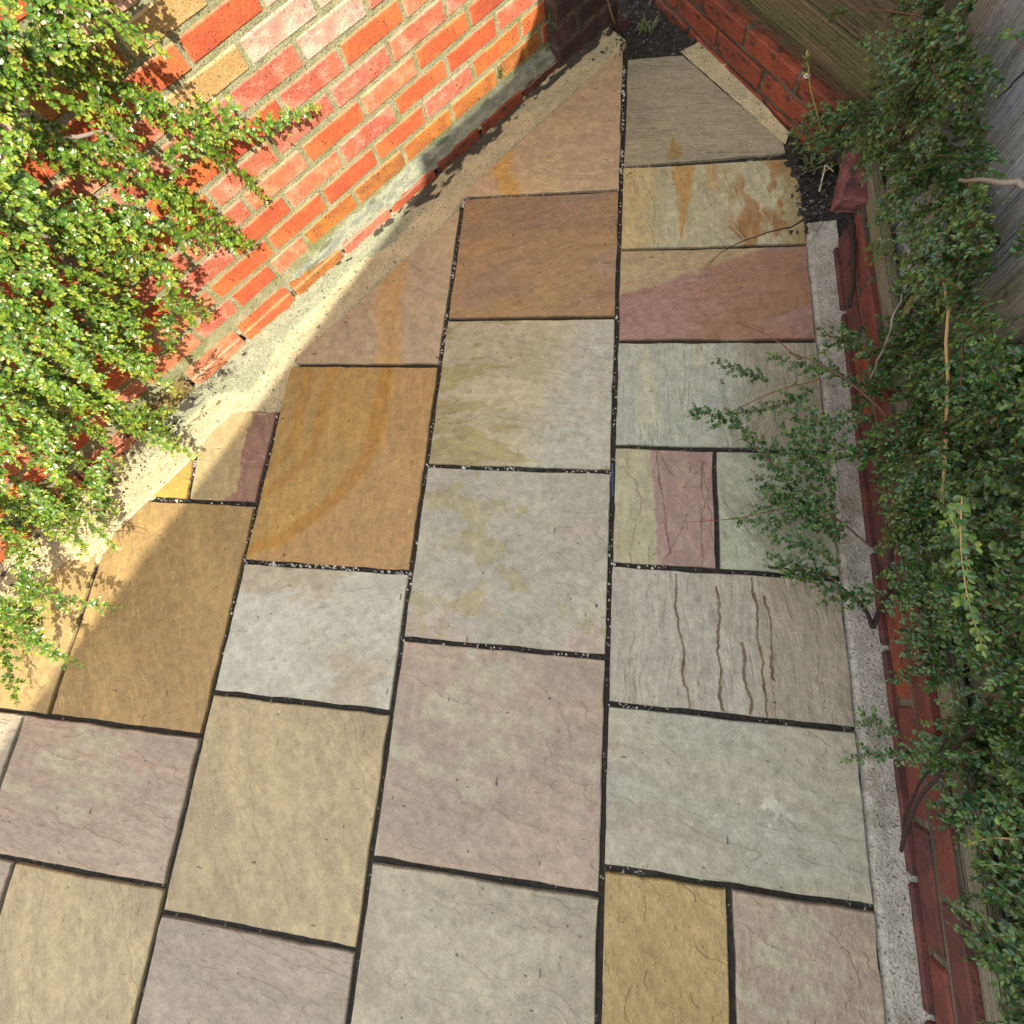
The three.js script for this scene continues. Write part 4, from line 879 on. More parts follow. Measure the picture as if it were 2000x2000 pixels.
[[0.701,0.356,0.207],[0.674,0.341,0.281]],
[[0.65,0.534,0.128],[0.651,0.515,0.169]],
[[0.576,0.572,-0.299],[0.572,0.454,-0.282]],
[[0.632,0.602,-0.331],[0.594,0.588,-0.315]],
[[0.578,0.489,-0.136],[0.545,0.441,-0.116]],
[[0.657,0.338,0.335],[0.655,0.24,0.301]],
[[0.609,0.638,-0.168],[0.597,0.592,-0.099]],
[[0.685,0.335,-0.336],[0.643,0.312,-0.274]],
[[0.616,0.395,-0.662],[0.593,0.455,-0.535]],
[[0.613,0.547,-0.044],[0.598,0.566,0.042]],
[[0.7,0.329,0.079],[0.715,0.223,0.12]],
[[0.676,0.373,-0.135],[0.653,0.268,-0.21]],
[[0.611,0.472,-0.141],[0.617,0.426,-0.042]],
[[0.585,0.31,-0.243],[0.586,0.288,-0.121]],
[[0.682,0.333,0.353],[0.687,0.355,0.263]],
[[0.67,0.576,-0.193],[0.644,0.493,-0.159]],
[[0.652,0.207,-0.202],[0.611,0.122,-0.136]],
[[0.678,0.28,0.19],[0.642,0.341,0.272]],
[[0.625,0.483,0.282],[0.642,0.372,0.379]],
[[0.689,0.398,0.358],[0.669,0.454,0.367]],
[[0.684,0.412,0.2],[0.695,0.378,0.249]],
[[0.659,0.278,-0.581],[0.634,0.165,-0.696]],
[[0.639,0.428,0.149],[0.647,0.482,0.102]],
[[0.629,0.296,0.069],[0.59,0.512,0.024]],
[[0.684,0.39,-0.723],[0.681,0.237,-0.757]],
[[0.6,0.636,-0.167],[0.562,0.644,-0.233]],
[[0.639,0.372,-0.333],[0.594,0.224,-0.322]],
[[0.666,0.367,0.225],[0.629,0.333,0.225]],
[[0.596,0.52,-0.284],[0.55,0.519,-0.211]],
[[0.594,0.683,-0.118],[0.552,0.688,-0.085]],
[[0.675,0.398,-0.458],[0.644,0.293,-0.483]],
[[0.645,0.259,-0.61],[0.613,0.404,-0.603]],
[[0.602,0.672,-0.452],[0.599,0.563,-0.52]],
[[0.673,0.573,-0.405],[0.625,0.578,-0.337]],
[[0.645,0.356,0.417],[0.625,0.311,0.45]],
[[0.609,0.612,-0.113],[0.566,0.736,-0.062]],
[[0.642,0.467,-0.031],[0.602,0.492,0.034]],
[[0.622,0.441,0.269],[0.615,0.518,0.28]],
[[0.667,0.323,0.4],[0.687,0.239,0.475]],
[[0.619,0.359,-0.042],[0.601,0.473,-0.091]],
[[0.581,0.666,-0.442],[0.556,0.648,-0.466]],
[[0.678,0.54,-0.342],[0.645,0.54,-0.412]],
[[0.612,0.505,0.325],[0.568,0.522,0.358]],
[[0.635,0.245,-0.066],[0.62,0.105,0.014]],
[[0.656,0.5,-0.176],[0.664,0.345,-0.214]],
[[0.616,0.685,-0.28],[0.61,0.599,-0.251]],
[[0.691,0.285,0.438],[0.687,0.23,0.506]],
[[0.67,0.249,0.101],[0.672,0.262,0.182]],
[[0.67,0.551,-0.403],[0.669,0.603,-0.339]],
[[0.577,0.341,-0.513],[0.568,0.203,-0.459]],
[[0.614,0.463,0.419],[0.62,0.314,0.474]],
[[0.613,0.753,-0.449],[0.567,0.807,-0.368]],
[[0.629,0.578,-0.325],[0.601,0.556,-0.302]],
[[0.684,0.391,-0.375],[0.675,0.289,-0.341]],
[[0.658,0.369,-0.3],[0.643,0.269,-0.268]],
[[0.593,0.421,-0.384],[0.555,0.361,-0.333]],
[[0.666,0.622,-0.309],[0.681,0.582,-0.261]],
[[0.661,0.489,0.046],[0.633,0.408,0.126]],
[[0.692,0.282,0.207],[0.643,0.495,0.194]],
[[0.671,0.467,-0.529],[0.685,0.384,-0.495]],
[[0.699,0.198,0.339],[0.676,0.167,0.426]],
[[0.601,0.362,-0.331],[0.607,0.268,-0.286]],
[[0.672,0.29,0.112],[0.645,0.17,0.152]],
[[0.666,0.364,0.309],[0.667,0.476,0.263]],
[[0.667,0.469,0.027],[0.632,0.483,0.1]],
[[0.656,0.443,0.229],[0.609,0.501,0.147]],
[[0.599,0.433,-0.676],[0.596,0.316,-0.706]],
[[0.612,0.489,-0.304],[0.564,0.56,-0.231]],
[[0.671,0.218,0.117],[0.671,0.112,0.209]],
[[0.653,0.245,-0.227],[0.623,0.186,-0.152]],
[[0.671,0.415,0.122],[0.661,0.482,0.175]],
[[0.63,0.689,-0.467],[0.58,0.762,-0.356]],
[[0.653,0.189,-0.753],[0.615,0.191,-0.627]],
[[0.694,0.177,0.079],[0.648,0.392,0.039]],
[[0.648,0.327,-0.329],[0.598,0.323,-0.289]],
[[0.635,0.255,-0.312],[0.622,0.287,-0.174]],
[[0.686,0.143,-0.087],[0.677,0.3,-0.157]],
[[0.689,0.267,0.446],[0.691,0.196,0.547]],
[[0.606,0.464,-0.125],[0.584,0.481,-0.061]],
[[0.63,0.319,-0.324],[0.592,0.164,-0.267]],
[[0.58,0.659,-0.407],[0.537,0.7,-0.471]],
[[0.663,0.375,-0.711],[0.65,0.218,-0.693]],
[[0.656,0.441,0.231],[0.651,0.46,0.274]],
[[0.633,0.328,-0.556],[0.646,0.437,-0.586]],
[[0.668,0.191,-0.469],[0.639,0.124,-0.424]],
[[0.674,0.208,-0.046],[0.636,0.182,-0.101]],
[[0.669,0.447,-0.191],[0.651,0.372,-0.225]],
[[0.677,0.655,-0.446],[0.652,0.692,-0.38]],
[[0.594,0.444,-0.124],[0.554,0.511,-0.032]],
[[0.618,0.5,-0.72],[0.579,0.466,-0.767]],
[[0.62,0.562,-0.315],[0.639,0.509,-0.262]],
[[0.658,0.471,-0.017],[0.642,0.443,0.062]],
[[0.657,0.555,0.021],[0.622,0.546,0.042]],
[[0.623,0.531,-0.524],[0.626,0.407,-0.473]],
[[0.647,0.39,-0.25],[0.649,0.289,-0.191]],
[[0.648,0.303,-0.598],[0.607,0.457,-0.471]],
[[0.615,0.308,-0.517],[0.61,0.251,-0.436]],
[[0.605,0.715,-0.266],[0.573,0.707,-0.183]],
[[0.654,0.504,-0.451],[0.668,0.605,-0.472]],
[[0.601,0.507,-0.421],[0.614,0.304,-0.453]],
[[0.664,0.573,-0.196],[0.66,0.564,-0.143]],
[[0.689,0.331,0.458],[0.672,0.271,0.502]],
[[0.583,0.531,-0.25],[0.569,0.464,-0.177]],
[[0.669,0.546,-0.493],[0.672,0.419,-0.455]],
[[0.661,0.309,-0.698],[0.622,0.223,-0.644]],
[[0.607,0.356,0.256],[0.613,0.453,0.181]],
[[0.588,0.608,-0.623],[0.575,0.541,-0.635]],
[[0.659,0.513,0.039],[0.665,0.521,0.103]],
[[0.612,0.549,-0.258],[0.566,0.478,-0.306]],
[[0.652,0.629,-0.374],[0.654,0.573,-0.312]],
[[0.638,0.612,-0.522],[0.638,0.69,-0.469]],
[[0.663,0.285,0.248],[0.68,0.303,0.288]],
[[0.676,0.19,-0.034],[0.675,0.247,-0.097]],
[[0.58,0.64,-0.262],[0.565,0.56,-0.298]],
[[0.626,0.316,-0.185],[0.6,0.216,-0.29]],
[[0.678,0.5,0.121],[0.69,0.541,0.133]],
[[0.644,0.363,0.18],[0.599,0.333,0.21]],
[[0.591,0.563,-0.444],[0.591,0.515,-0.512]],
[[0.68,0.391,-0.361],[0.652,0.387,-0.241]],
[[0.624,0.357,0.395],[0.63,0.25,0.416]],
[[0.611,0.222,-0.514],[0.617,0.372,-0.428]],
[[0.624,0.567,-0.385],[0.623,0.402,-0.435]],
[[0.677,0.281,-0.141],[0.649,0.417,-0.191]],
[[0.642,0.33,-0.35],[0.596,0.322,-0.372]],
[[0.612,0.477,0.303],[0.569,0.486,0.36]],
[[0.637,0.411,-0.414],[0.656,0.259,-0.389]],
[[0.578,0.517,-0.42],[0.537,0.552,-0.326]],
[[0.645,0.528,-0.063],[0.628,0.468,-0.069]],
[[0.66,0.349,-0.344],[0.61,0.323,-0.316]],
[[0.596,0.7,-0.302],[0.553,0.703,-0.272]],
[[0.627,0.572,-0.454],[0.634,0.497,-0.404]],
[[0.671,0.421,0.182],[0.644,0.462,0.251]],
[[0.589,0.537,-0.527],[0.595,0.343,-0.548]],
[[0.675,0.607,-0.361],[0.636,0.637,-0.278]],
[[0.682,0.343,0.374],[0.662,0.413,0.395]],
[[0.677,0.296,-0.757],[0.635,0.196,-0.66]],
[[0.705,0.414,0.26],[0.721,0.341,0.326]],
[[0.628,0.46,0.368],[0.626,0.552,0.277]],
[[0.62,0.447,0.297],[0.623,0.417,0.35]],
[[0.608,0.468,0.239],[0.608,0.331,0.332]],
[[0.652,0.395,0.026],[0.647,0.352,0.077]],
[[0.665,0.397,-0.409],[0.62,0.432,-0.318]],
[[0.648,0.379,-0.433],[0.659,0.431,-0.384]],
[[0.678,0.394,0.287],[0.659,0.36,0.333]],
[[0.653,0.326,-0.331],[0.644,0.282,-0.408]],
[[0.65,0.608,-0.215],[0.655,0.631,-0.15]],
[[0.625,0.478,-0.198],[0.597,0.361,-0.151]],
[[0.654,0.63,-0.258],[0.661,0.577,-0.21]],
[[0.595,0.624,-0.102],[0.611,0.62,-0.024]],
[[0.6,0.7,-0.214],[0.619,0.732,-0.224]],
[[0.642,0.372,0.037],[0.632,0.261,0.124]],
[[0.624,0.533,-0.638],[0.633,0.558,-0.5]],
[[0.617,0.36,0.365],[0.589,0.289,0.385]],
[[0.65,0.558,-0.455],[0.627,0.681,-0.429]],
[[0.581,0.691,-0.145],[0.552,0.778,-0.129]],
[[0.67,0.198,0.209],[0.655,0.19,0.285]],
[[0.67,0.341,0.432],[0.622,0.493,0.328]],
[[0.591,0.606,-0.189],[0.571,0.691,-0.111]],
[[0.643,0.61,-0.158],[0.626,0.61,-0.079]],
[[0.648,0.348,0.33],[0.667,0.177,0.462]],
[[0.668,0.399,0.344],[0.654,0.367,0.407]],
[[0.674,0.421,0.351],[0.634,0.396,0.394]],
[[0.697,0.278,0.414],[0.672,0.218,0.433]],
[[0.619,0.404,0.233],[0.638,0.461,0.265]],
[[0.6,0.233,-0.486],[0.561,0.49,-0.358]],
[[0.677,0.307,0.398],[0.643,0.276,0.474]],
[[0.672,0.532,-0.287],[0.688,0.412,-0.296]],
[[0.671,0.531,-0.162],[0.651,0.537,-0.223]],
[[0.619,0.452,0.131],[0.603,0.446,0.175]],
[[0.679,0.422,-0.393],[0.672,0.41,-0.323]],
[[0.607,0.672,-0.187],[0.614,0.64,-0.145]],
[[0.654,0.494,-0.135],[0.643,0.446,-0.083]],
[[0.638,0.49,-0.501],[0.589,0.612,-0.498]],
[[0.618,0.407,-0.193],[0.581,0.568,-0.184]],
[[0.698,0.158,0.133],[0.693,0.294,0.101]],
[[0.65,0.617,-0.153],[0.666,0.645,-0.143]],
[[0.67,0.613,-0.495],[0.624,0.65,-0.411]],
[[0.614,0.354,-0.748],[0.633,0.408,-0.79]],
[[0.631,0.47,0.321],[0.635,0.436,0.399]],
[[0.598,0.741,-0.381],[0.573,0.69,-0.33]],
[[0.649,0.462,-0.378],[0.618,0.355,-0.372]],
[[0.648,0.494,-0.239],[0.639,0.408,-0.247]],
[[0.61,0.592,-0.235],[0.566,0.586,-0.179]],
[[0.579,0.517,-0.198],[0.539,0.711,-0.212]],
[[0.612,0.393,0.102],[0.572,0.288,0.152]],
[[0.661,0.523,-0.146],[0.662,0.625,-0.104]],
[[0.611,0.589,-0.07],[0.6,0.676,-0.09]]]) spray(g, VA(a), VA(b), o, s += 7);
  // sprays arching over the paving
  const over = [[[0.544,0.1,-0.285], [0.296,0.16,-0.588], 0.012], [[0.323,0.17,-0.552], [0.201,0.17,-0.586], 0.012], [[0.453,0.13,-0.398], [0.348,0.12,-0.345], 0.011], [[0.539,0.1,-0.237], [0.374,0.12,-0.289], 0.011], [[0.51,0.14,-0.436], [0.397,0.2,-0.541], 0.011], [[0.499,0.16,-0.656], [0.292,0.15,-0.59], 0.011], [[0.563,0.16,-0.713], [0.4,0.15,-0.762], 0.011], [[0.395,0.15,-0.681], [0.261,0.16,-0.728], 0.011], [[0.586,0.12,-0.146], [0.37,0.12,-0.218], 0.011], [[0.494,0.13,-0.35], [0.343,0.16,-0.436], 0.011], [[0.529,0.14,-0.399], [0.448,0.18,-0.537], 0.011], [[0.504,0.2,-0.48], [0.415,0.19,-0.599], 0.011], [[0.617,0.2,-0.72], [0.498,0.2,-0.806], 0.011], [[0.621,0.22,-0.628], [0.5,0.2,-0.692], 0.011], [[0.593,0.24,-0.468], [0.483,0.22,-0.447], 0.015], [[0.63,0.16,0.149], [0.507,0.1,0.179], 0.011], [[0.597,0.16,0.116], [0.541,0.12,0.083], 0.011], [[0.452,0.12,-0.338], [0.305,0.1,-0.332], 0.01], [[0.544,0.13,-0.292], [0.397,0.18,-0.458], 0.012], [[0.531,0.15,-0.347], [0.415,0.2,-0.477], 0.012], [[0.494,0.12,-0.303], [0.366,0.15,-0.389], 0.011], [[0.511,0.11,-0.21], [0.377,0.12,-0.248], 0.011], [[0.472,0.16,-0.467], [0.322,0.17,-0.525], 0.011], [[0.537,0.2,-0.481], [0.452,0.22,-0.6], 0.011], [[0.59,0.22,-0.55], [0.465,0.2,-0.543], 0.011], [[0.612,0.14,-0.169], [0.487,0.1,-0.141], 0.011], [[0.615,0.2,-0.805], [0.511,0.18,-0.745], 0.011], [[0.631,0.22,-0.722], [0.548,0.22,-0.793], 0.011]];
  for (const [a, b, l] of over) spray(g, VA(a), VA(b), { ...o, face: V(-0.15, 1, 0), leaf: l * 0.95, wid: 1.25, step: 0.006, tumble: 0.35, slen: 0.05, side: 0.016 }, s += 7);
  const hang = [[[0.505,0.642,-0.252], [0.505,0.628,-0.043], 0.017], [[0.525,0.565,-0.249], [0.525,0.572,-0.116], 0.015], [[0.585,0.494,0.203], [0.565,0.403,0.237], 0.017], [[0.585,0.484,0.236], [0.565,0.435,0.254], 0.017], [[0.585,0.643,-0.494], [0.585,0.678,-0.44], 0.016]];
  for (const [a, b, l] of hang) spray(g, VA(a), VA(b), { ...o, pal: FRESH, leaf: l * 0.8, tumble: 0.5, slen: 0.03, side: 0.035, step: 0.0095, bark: strawMat }, s += 7);
  const st = (n, p, r0, r1, m, w = 0.004) => mesh('stem', tube(curve(p, n, w, s += 3), r0, r1, 6), m, g);
  st(12, [[0.605,0.405,-0.29], [0.585,0.506,-0.45], [0.585,0.56,-0.666], [0.625,0.475,-0.799]], 0.0035, 0.0025, strawMat, 0.002);
  st(10, [[0.625,0.03,-0.102], [0.582,0.08,-0.149], [0.486,0.12,-0.208], [0.375,0.12,-0.212]], 0.006, 0.002, darkBark, 0.003);
  st(10, [[0.625,0.03,-0.102], [0.638,0.1,-0.197], [0.632,0.16,-0.28], [0.645,0.258,-0.383]], 0.006, 0.004, darkBark, 0.003);
  st(10, [[0.649,0.1,-0.244], [0.496,0.13,-0.369], [0.324,0.16,-0.528]], 0.003, 0.0018, barkMat, 0.002);
  st(10, [[0.605,0.411,-0.308], [0.582,0.25,-0.588], [0.501,0.2,-0.706], [0.443,0.17,-0.751]], 0.0035, 0.0015, barkMat, 0.002);
  st(8, [[0.451,0.13,-0.367], [0.329,0.1,-0.336], [0.197,0.08,-0.32]], 0.0018, 0.0008, redBark, 0.001);
  st(8, [[0.469,0.16,-0.742], [0.409,0.13,-0.827], [0.33,0.1,-0.889]], 0.002, 0.001, redBark, 0.001);
  st(8, [[0.513,0.16,-0.684], [0.396,0.14,-0.65], [0.301,0.14,-0.597]], 0.0018, 0.001, redBark, 0.001);
  st(10, [[0.605,0.084,0.33], [0.585,0.236,0.209], [0.605,0.318,0.126], [0.645,0.371,0.036]], 0.004, 0.003, darkBark, 0.004);
  st(10, [[0.645,-0.005,0.332], [0.605,0.137,0.246], [0.605,0.311,0.095]], 0.003, 0.002, darkBark, 0.003);
  st(10, [[0.605,0.213,-0.658], [0.565,0.409,-0.676], [0.585,0.426,-0.744]], 0.0025, 0.002, barkGrey, 0.003);
  st(10, [[0.645,0.461,-0.791], [0.605,0.461,-0.737], [0.605,0.396,-0.72]], 0.009, 0.007, std({ color: 0x6b6038, roughness: 0.95 }), 0.002);
}
{
  const g = thing('corner_shrub', 'green small-leaved shrub climbing the fence corner at upper right', 'shrub');
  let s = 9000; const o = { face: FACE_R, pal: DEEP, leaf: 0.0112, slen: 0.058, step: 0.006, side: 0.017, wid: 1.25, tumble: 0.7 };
  for (const [a, b] of [[[0.652,0.465,-1.27],[0.625,0.515,-1.095]],
[[0.647,0.838,-1.022],[0.662,0.869,-0.988]],
[[0.667,0.62,-1.122],[0.627,0.61,-1.272]],
[[0.602,0.59,-0.679],[0.559,0.497,-0.679]],
[[0.584,0.573,-0.96],[0.604,0.44,-1.055]],
[[0.601,0.617,-1.171],[0.551,0.734,-0.907]],
[[0.578,0.572,-0.771],[0.56,0.487,-0.766]],
[[0.649,0.377,-1.089],[0.635,0.56,-0.948]],
[[0.67,0.541,-0.866],[0.662,0.411,-1.04]],
[[0.589,0.564,-0.742],[0.602,0.457,-0.688]],
[[0.623,0.599,-0.877],[0.619,0.605,-0.794]],
[[0.576,0.354,-1.278],[0.527,0.56,-1.167]],
[[0.579,0.588,-1.188],[0.551,0.477,-1.272]],
[[0.616,0.518,-1.056],[0.576,0.478,-1.041]],
[[0.673,0.397,-1.211],[0.651,0.302,-1.295]],
[[0.598,0.666,-1.191],[0.59,0.592,-1.13]],
[[0.679,0.526,-0.815],[0.675,0.483,-0.907]],
[[0.609,0.546,-1.246],[0.604,0.714,-1.011]],
[[0.662,0.612,-1.192],[0.65,0.542,-1.116]],
[[0.595,0.658,-0.685],[0.61,0.533,-0.735]],
[[0.615,0.567,-0.731],[0.567,0.542,-0.756]],
[[0.619,0.545,-0.793],[0.614,0.464,-0.815]],
[[0.616,0.679,-0.638],[0.62,0.733,-0.624]],
[[0.649,0.542,-0.885],[0.618,0.401,-0.93]],
[[0.654,0.516,-1.214],[0.606,0.476,-1.151]],
[[0.658,0.456,-1.288],[0.65,0.379,-1.243]],
[[0.603,0.706,-0.863],[0.587,0.643,-0.965]],
[[0.58,0.648,-1.045],[0.564,0.54,-1.047]],
[[0.655,0.589,-1.452],[0.634,0.594,-1.342]],
[[0.625,0.585,-1.26],[0.636,0.455,-1.428]],
[[0.627,0.735,-1.155],[0.646,0.613,-1.217]],
[[0.669,0.505,-0.774],[0.681,0.299,-0.923]],
[[0.624,0.487,-1.102],[0.583,0.344,-1.17]],
[[0.612,0.781,-1.135],[0.604,0.777,-1.215]],
[[0.65,0.601,-1.162],[0.618,0.652,-1.018]],
[[0.621,0.483,-0.996],[0.578,0.417,-0.954]],
[[0.676,0.565,-0.784],[0.691,0.482,-0.975]],
[[0.578,0.392,-1.19],[0.579,0.393,-1.084]],
[[0.577,0.736,-0.97],[0.576,0.62,-1.012]],
[[0.631,0.599,-1.171],[0.584,0.61,-1.073]],
[[0.66,0.559,-1.388],[0.654,0.527,-1.276]],
[[0.594,0.729,-0.907],[0.599,0.638,-1.05]],
[[0.62,0.759,-1.173],[0.571,0.786,-1.052]],
[[0.663,0.493,-1.01],[0.619,0.416,-0.968]],
[[0.595,0.613,-1.138],[0.575,0.713,-0.93]],
[[0.585,0.468,-1.117],[0.597,0.441,-1.285]],
[[0.613,0.644,-1.233],[0.584,0.522,-1.269]],
[[0.629,0.533,-0.686],[0.599,0.669,-0.511]],
[[0.684,0.428,-1.281],[0.644,0.546,-1.28]],
[[0.671,0.598,-1.381],[0.68,0.411,-1.601]],
[[0.604,0.77,-1.126],[0.604,0.695,-1.221]],
[[0.647,0.674,-1.281],[0.652,0.502,-1.518]],
[[0.671,0.525,-1.264],[0.629,0.496,-1.453]],
[[0.589,0.71,-1.064],[0.59,0.713,-1.14]],
[[0.631,0.504,-1.089],[0.651,0.568,-0.961]],
[[0.666,0.618,-0.956],[0.638,0.601,-0.848]],
[[0.671,0.435,-1.057],[0.623,0.37,-1.239]],
[[0.667,0.543,-1.221],[0.652,0.341,-1.411]],
[[0.668,0.645,-1.307],[0.68,0.54,-1.417]],
[[0.63,0.611,-1.19],[0.602,0.694,-1.015]],
[[0.581,0.617,-1.101],[0.598,0.433,-1.233]],
[[0.651,0.591,-0.714],[0.664,0.478,-0.795]],
[[0.601,0.611,-1.054],[0.588,0.582,-0.948]],
[[0.616,0.471,-1.139],[0.591,0.398,-1.178]],
[[0.662,0.416,-1.109],[0.643,0.344,-1.128]],
[[0.632,0.563,-1.129],[0.625,0.422,-1.38]],
[[0.673,0.527,-1.155],[0.643,0.402,-1.358]],
[[0.624,0.625,-0.794],[0.619,0.596,-0.741]],
[[0.62,0.707,-1.03],[0.604,0.662,-0.952]],
[[0.67,0.525,-0.984],[0.643,0.595,-0.807]],
[[0.665,0.405,-0.822],[0.651,0.438,-0.705]],
[[0.663,0.527,-1.052],[0.643,0.458,-1.002]],
[[0.589,0.509,-1.113],[0.55,0.35,-1.235]],
[[0.623,0.468,-1.251],[0.634,0.54,-1.016]],
[[0.678,0.416,-0.879],[0.635,0.591,-0.775]],
[[0.583,0.5,-1.088],[0.569,0.38,-1.15]],
[[0.683,0.574,-1.238],[0.678,0.543,-1.449]],
[[0.641,0.608,-1.067],[0.644,0.475,-1.163]],
[[0.615,0.498,-0.765],[0.634,0.308,-0.846]],
[[0.675,0.527,-0.896],[0.641,0.374,-0.977]],
[[0.613,0.569,-0.69],[0.591,0.492,-0.703]],
[[0.631,0.487,-0.781],[0.585,0.596,-0.631]],
[[0.578,0.601,-1.121],[0.534,0.55,-1.335]],
[[0.657,0.243,-1.435],[0.658,0.265,-1.284]],
[[0.655,0.397,-1.326],[0.625,0.299,-1.345]],
[[0.624,0.598,-0.79],[0.574,0.691,-0.639]],
[[0.621,0.514,-0.973],[0.578,0.469,-0.998]],
[[0.616,0.595,-0.889],[0.636,0.518,-0.825]],
[[0.591,0.874,-0.954],[0.609,0.889,-1.043]],
[[0.618,0.526,-0.98],[0.629,0.356,-1.036]],
[[0.6,0.677,-1.047],[0.613,0.655,-1.23]],
[[0.578,0.694,-0.823],[0.589,0.504,-0.98]],
[[0.642,0.361,-0.812],[0.618,0.423,-0.637]],
[[0.655,0.521,-0.963],[0.615,0.565,-0.795]],
[[0.623,0.424,-1.015],[0.604,0.356,-0.983]],
[[0.58,0.676,-0.786],[0.561,0.706,-0.668]],
[[0.577,0.589,-0.761],[0.586,0.546,-0.669]],
[[0.64,0.636,-1.378],[0.615,0.55,-1.492]],
[[0.623,0.741,-1.142],[0.608,0.649,-1.186]],
[[0.623,0.459,-0.789],[0.596,0.294,-0.965]],
[[0.663,0.598,-0.734],[0.682,0.397,-0.871]],
[[0.662,0.562,-1.085],[0.636,0.662,-0.912]],
[[0.627,0.619,-0.919],[0.608,0.541,-0.988]],
[[0.61,0.48,-1.01],[0.605,0.352,-1.02]],
[[0.617,0.6,-1.173],[0.634,0.57,-1.106]],
[[0.606,0.888,-0.913],[0.617,0.917,-0.991]],
[[0.649,0.537,-1.33],[0.634,0.57,-1.151]],
[[0.64,0.452,-0.774],[0.615,0.481,-0.643]],
[[0.638,0.515,-0.816],[0.593,0.45,-0.893]],
[[0.594,0.485,-0.797],[0.568,0.445,-0.975]],
[[0.653,0.61,-0.952],[0.618,0.645,-0.792]],
[[0.624,0.418,-1.259],[0.591,0.312,-1.201]],
[[0.621,0.591,-0.843],[0.585,0.537,-0.784]],
[[0.669,0.418,-0.858],[0.632,0.601,-0.677]],
[[0.666,0.545,-1.016],[0.621,0.627,-1.008]]]) spray(g, VA(a), VA(b), o, s += 7);
  for (const [a, b] of [[[0.605,0.601,-1.304], [0.585,0.297,-1.753]], [[0.605,0.724,-1.076], [0.605,0.591,-1.198]], [[0.605,0.806,-0.889], [0.605,0.779,-0.994]]]) spray(g, VA(a), VA(b), { ...o, bare: 0.6, pal: FRESH }, s += 7);
  mesh('stem', tube(curve([[0.672,0.06,-1.33], [0.649,0.13,-1.175], [0.641,0.13,-1.039], [0.631,0.1,-0.93]], 14, 0.003, 8), 0.008, 0.006, 7), darkBark, g);
  mesh('stem', tube(curve([[0.741,0.06,-1.442], [0.645,0.426,-1.223], [0.635,0.518,-1.233], [0.655,0.594,-1.231]], 14, 0.003, 9), 0.006, 0.004, 7), barkGrey, g);
  mesh('stem', tube(curve([[0.645,0.725,-0.722], [0.605,0.7,-0.765], [0.605,0.627,-0.843]], 10, 0.003, 10), 0.006, 0.003, 6), barkGrey, g);
  mesh('stem', tube(curve([[0.605,0.821,-0.868], [0.605,0.773,-0.89], [0.605,0.739,-0.899]], 8, 0.002, 10), 0.002, 0.0015, 5), darkBark, g);
}
{
  const g = thing('leafy_creeper', 'leafy green creeper spilling over the end of the slanting brick kerb', 'plant');
  let s = 12000; const o = { face: V(-0.5, 0.8, 0.4), pal: DEEP, leaf: 0.0135, slen: 0.06, tumble: 0.8, side: 0.022 };
  const L = [[1700,215,.2,1570,225,.16], [1690,240,.2,1560,250,.12], [1680,260,.18,1560,280,.06], [1700,280,.15,1610,310,.06], [1720,250,.22,1640,210,.22], [1660,230,.2,1590,205,.18], [1720,300,.15,1650,330,.1], [1640,270,.14,1550,265,.06]];
  const gp = [[[0.705,0.2,-1.515], [0.545,0.16,-1.559]], [[0.687,0.2,-1.468], [0.543,0.12,-1.555]], [[0.68,0.18,-1.454], [0.543,0.05,-1.572]], [[0.718,0.15,-1.446], [0.615,0.06,-1.492]], [[0.713,0.22,-1.424], [0.617,0.22,-1.509]], [[0.649,0.2,-1.491], [0.554,0.18,-1.575]], [[0.74,0.15,-1.406], [0.667,0.1,-1.426]], [[0.644,0.14,-1.483], [0.534,0.06,-1.599]], [[0.69,0.28,-1.447], [0.613,0.24,-1.41]], [[0.718,0.28,-1.372], [0.675,0.2,-1.357]], [[0.675,0.14,-1.52], [0.581,0.08,-1.514]]];
  for (const [a, b] of gp) spray(g, VA(a), VA(b), o, s += 7);
  mesh('stem', tube(curve([[0.635,0.06,-1.542], [0.585,0.16,-1.525], [0.528,0.26,-1.567], [0.514,0.3,-1.594]], 10, 0.002, 3), 0.0025, 0.0015, 5), std({ color: 0x8a8a3c, roughness: 0.8 }), g);
  spray(g, VA([0.529,0.26,-1.587]), VA([0.513,0.3,-1.615]), { ...o, pal: [[[0.2, 0.22, 0.03]], [[0.24, 0.24, 0.04]]], wid: 0.35, leaf: 0.02, slen: 0.01, side: 0.05 }, 1);
}

// ---------------------------------------------------------------- small things
function grassTuft(name, label, P, n, h, cols, seed) {
  const r = RNG(seed), out = { pos: [], col: [] }, c = VA(P);
  for (let i = 0; i < n; i++) {
    const a = r() * 6.28, d = V(Math.cos(a), 0.5 + r() * 1.2, Math.sin(a)).normalize(), p = c.clone().add(V((r() - 0.5) * 0.05, 0, (r() - 0.5) * 0.05)), w = V(-Math.sin(a), 0, Math.cos(a)), l = h * (0.5 + r() * 0.7), col = leafColour(r, cols), b = 0.0016 + r() * 0.0014;
    const q = [p, p.clone().addScaledVector(d, l * 0.55), p.clone().addScaledVector(d, l).add(V(0, -l * 0.35, 0))];
    const v = [q[0].clone().addScaledVector(w, b), q[0].clone().addScaledVector(w, -b), q[1].clone().addScaledVector(w, b), q[1].clone().addScaledVector(w, -b), q[2]];
    for (const k of [0, 1, 2, 1, 3, 2, 2, 3, 4]) { out.pos.push(v[k].x, v[k].y, v[k].z); out.col.push(...col); }
  }
  const t = thing(name, label, 'weed'); const m = mesh('blades', geom(out.pos, null, null, out.col), leafMat, t); m.userData.kind = 'stuff'; return t;
}
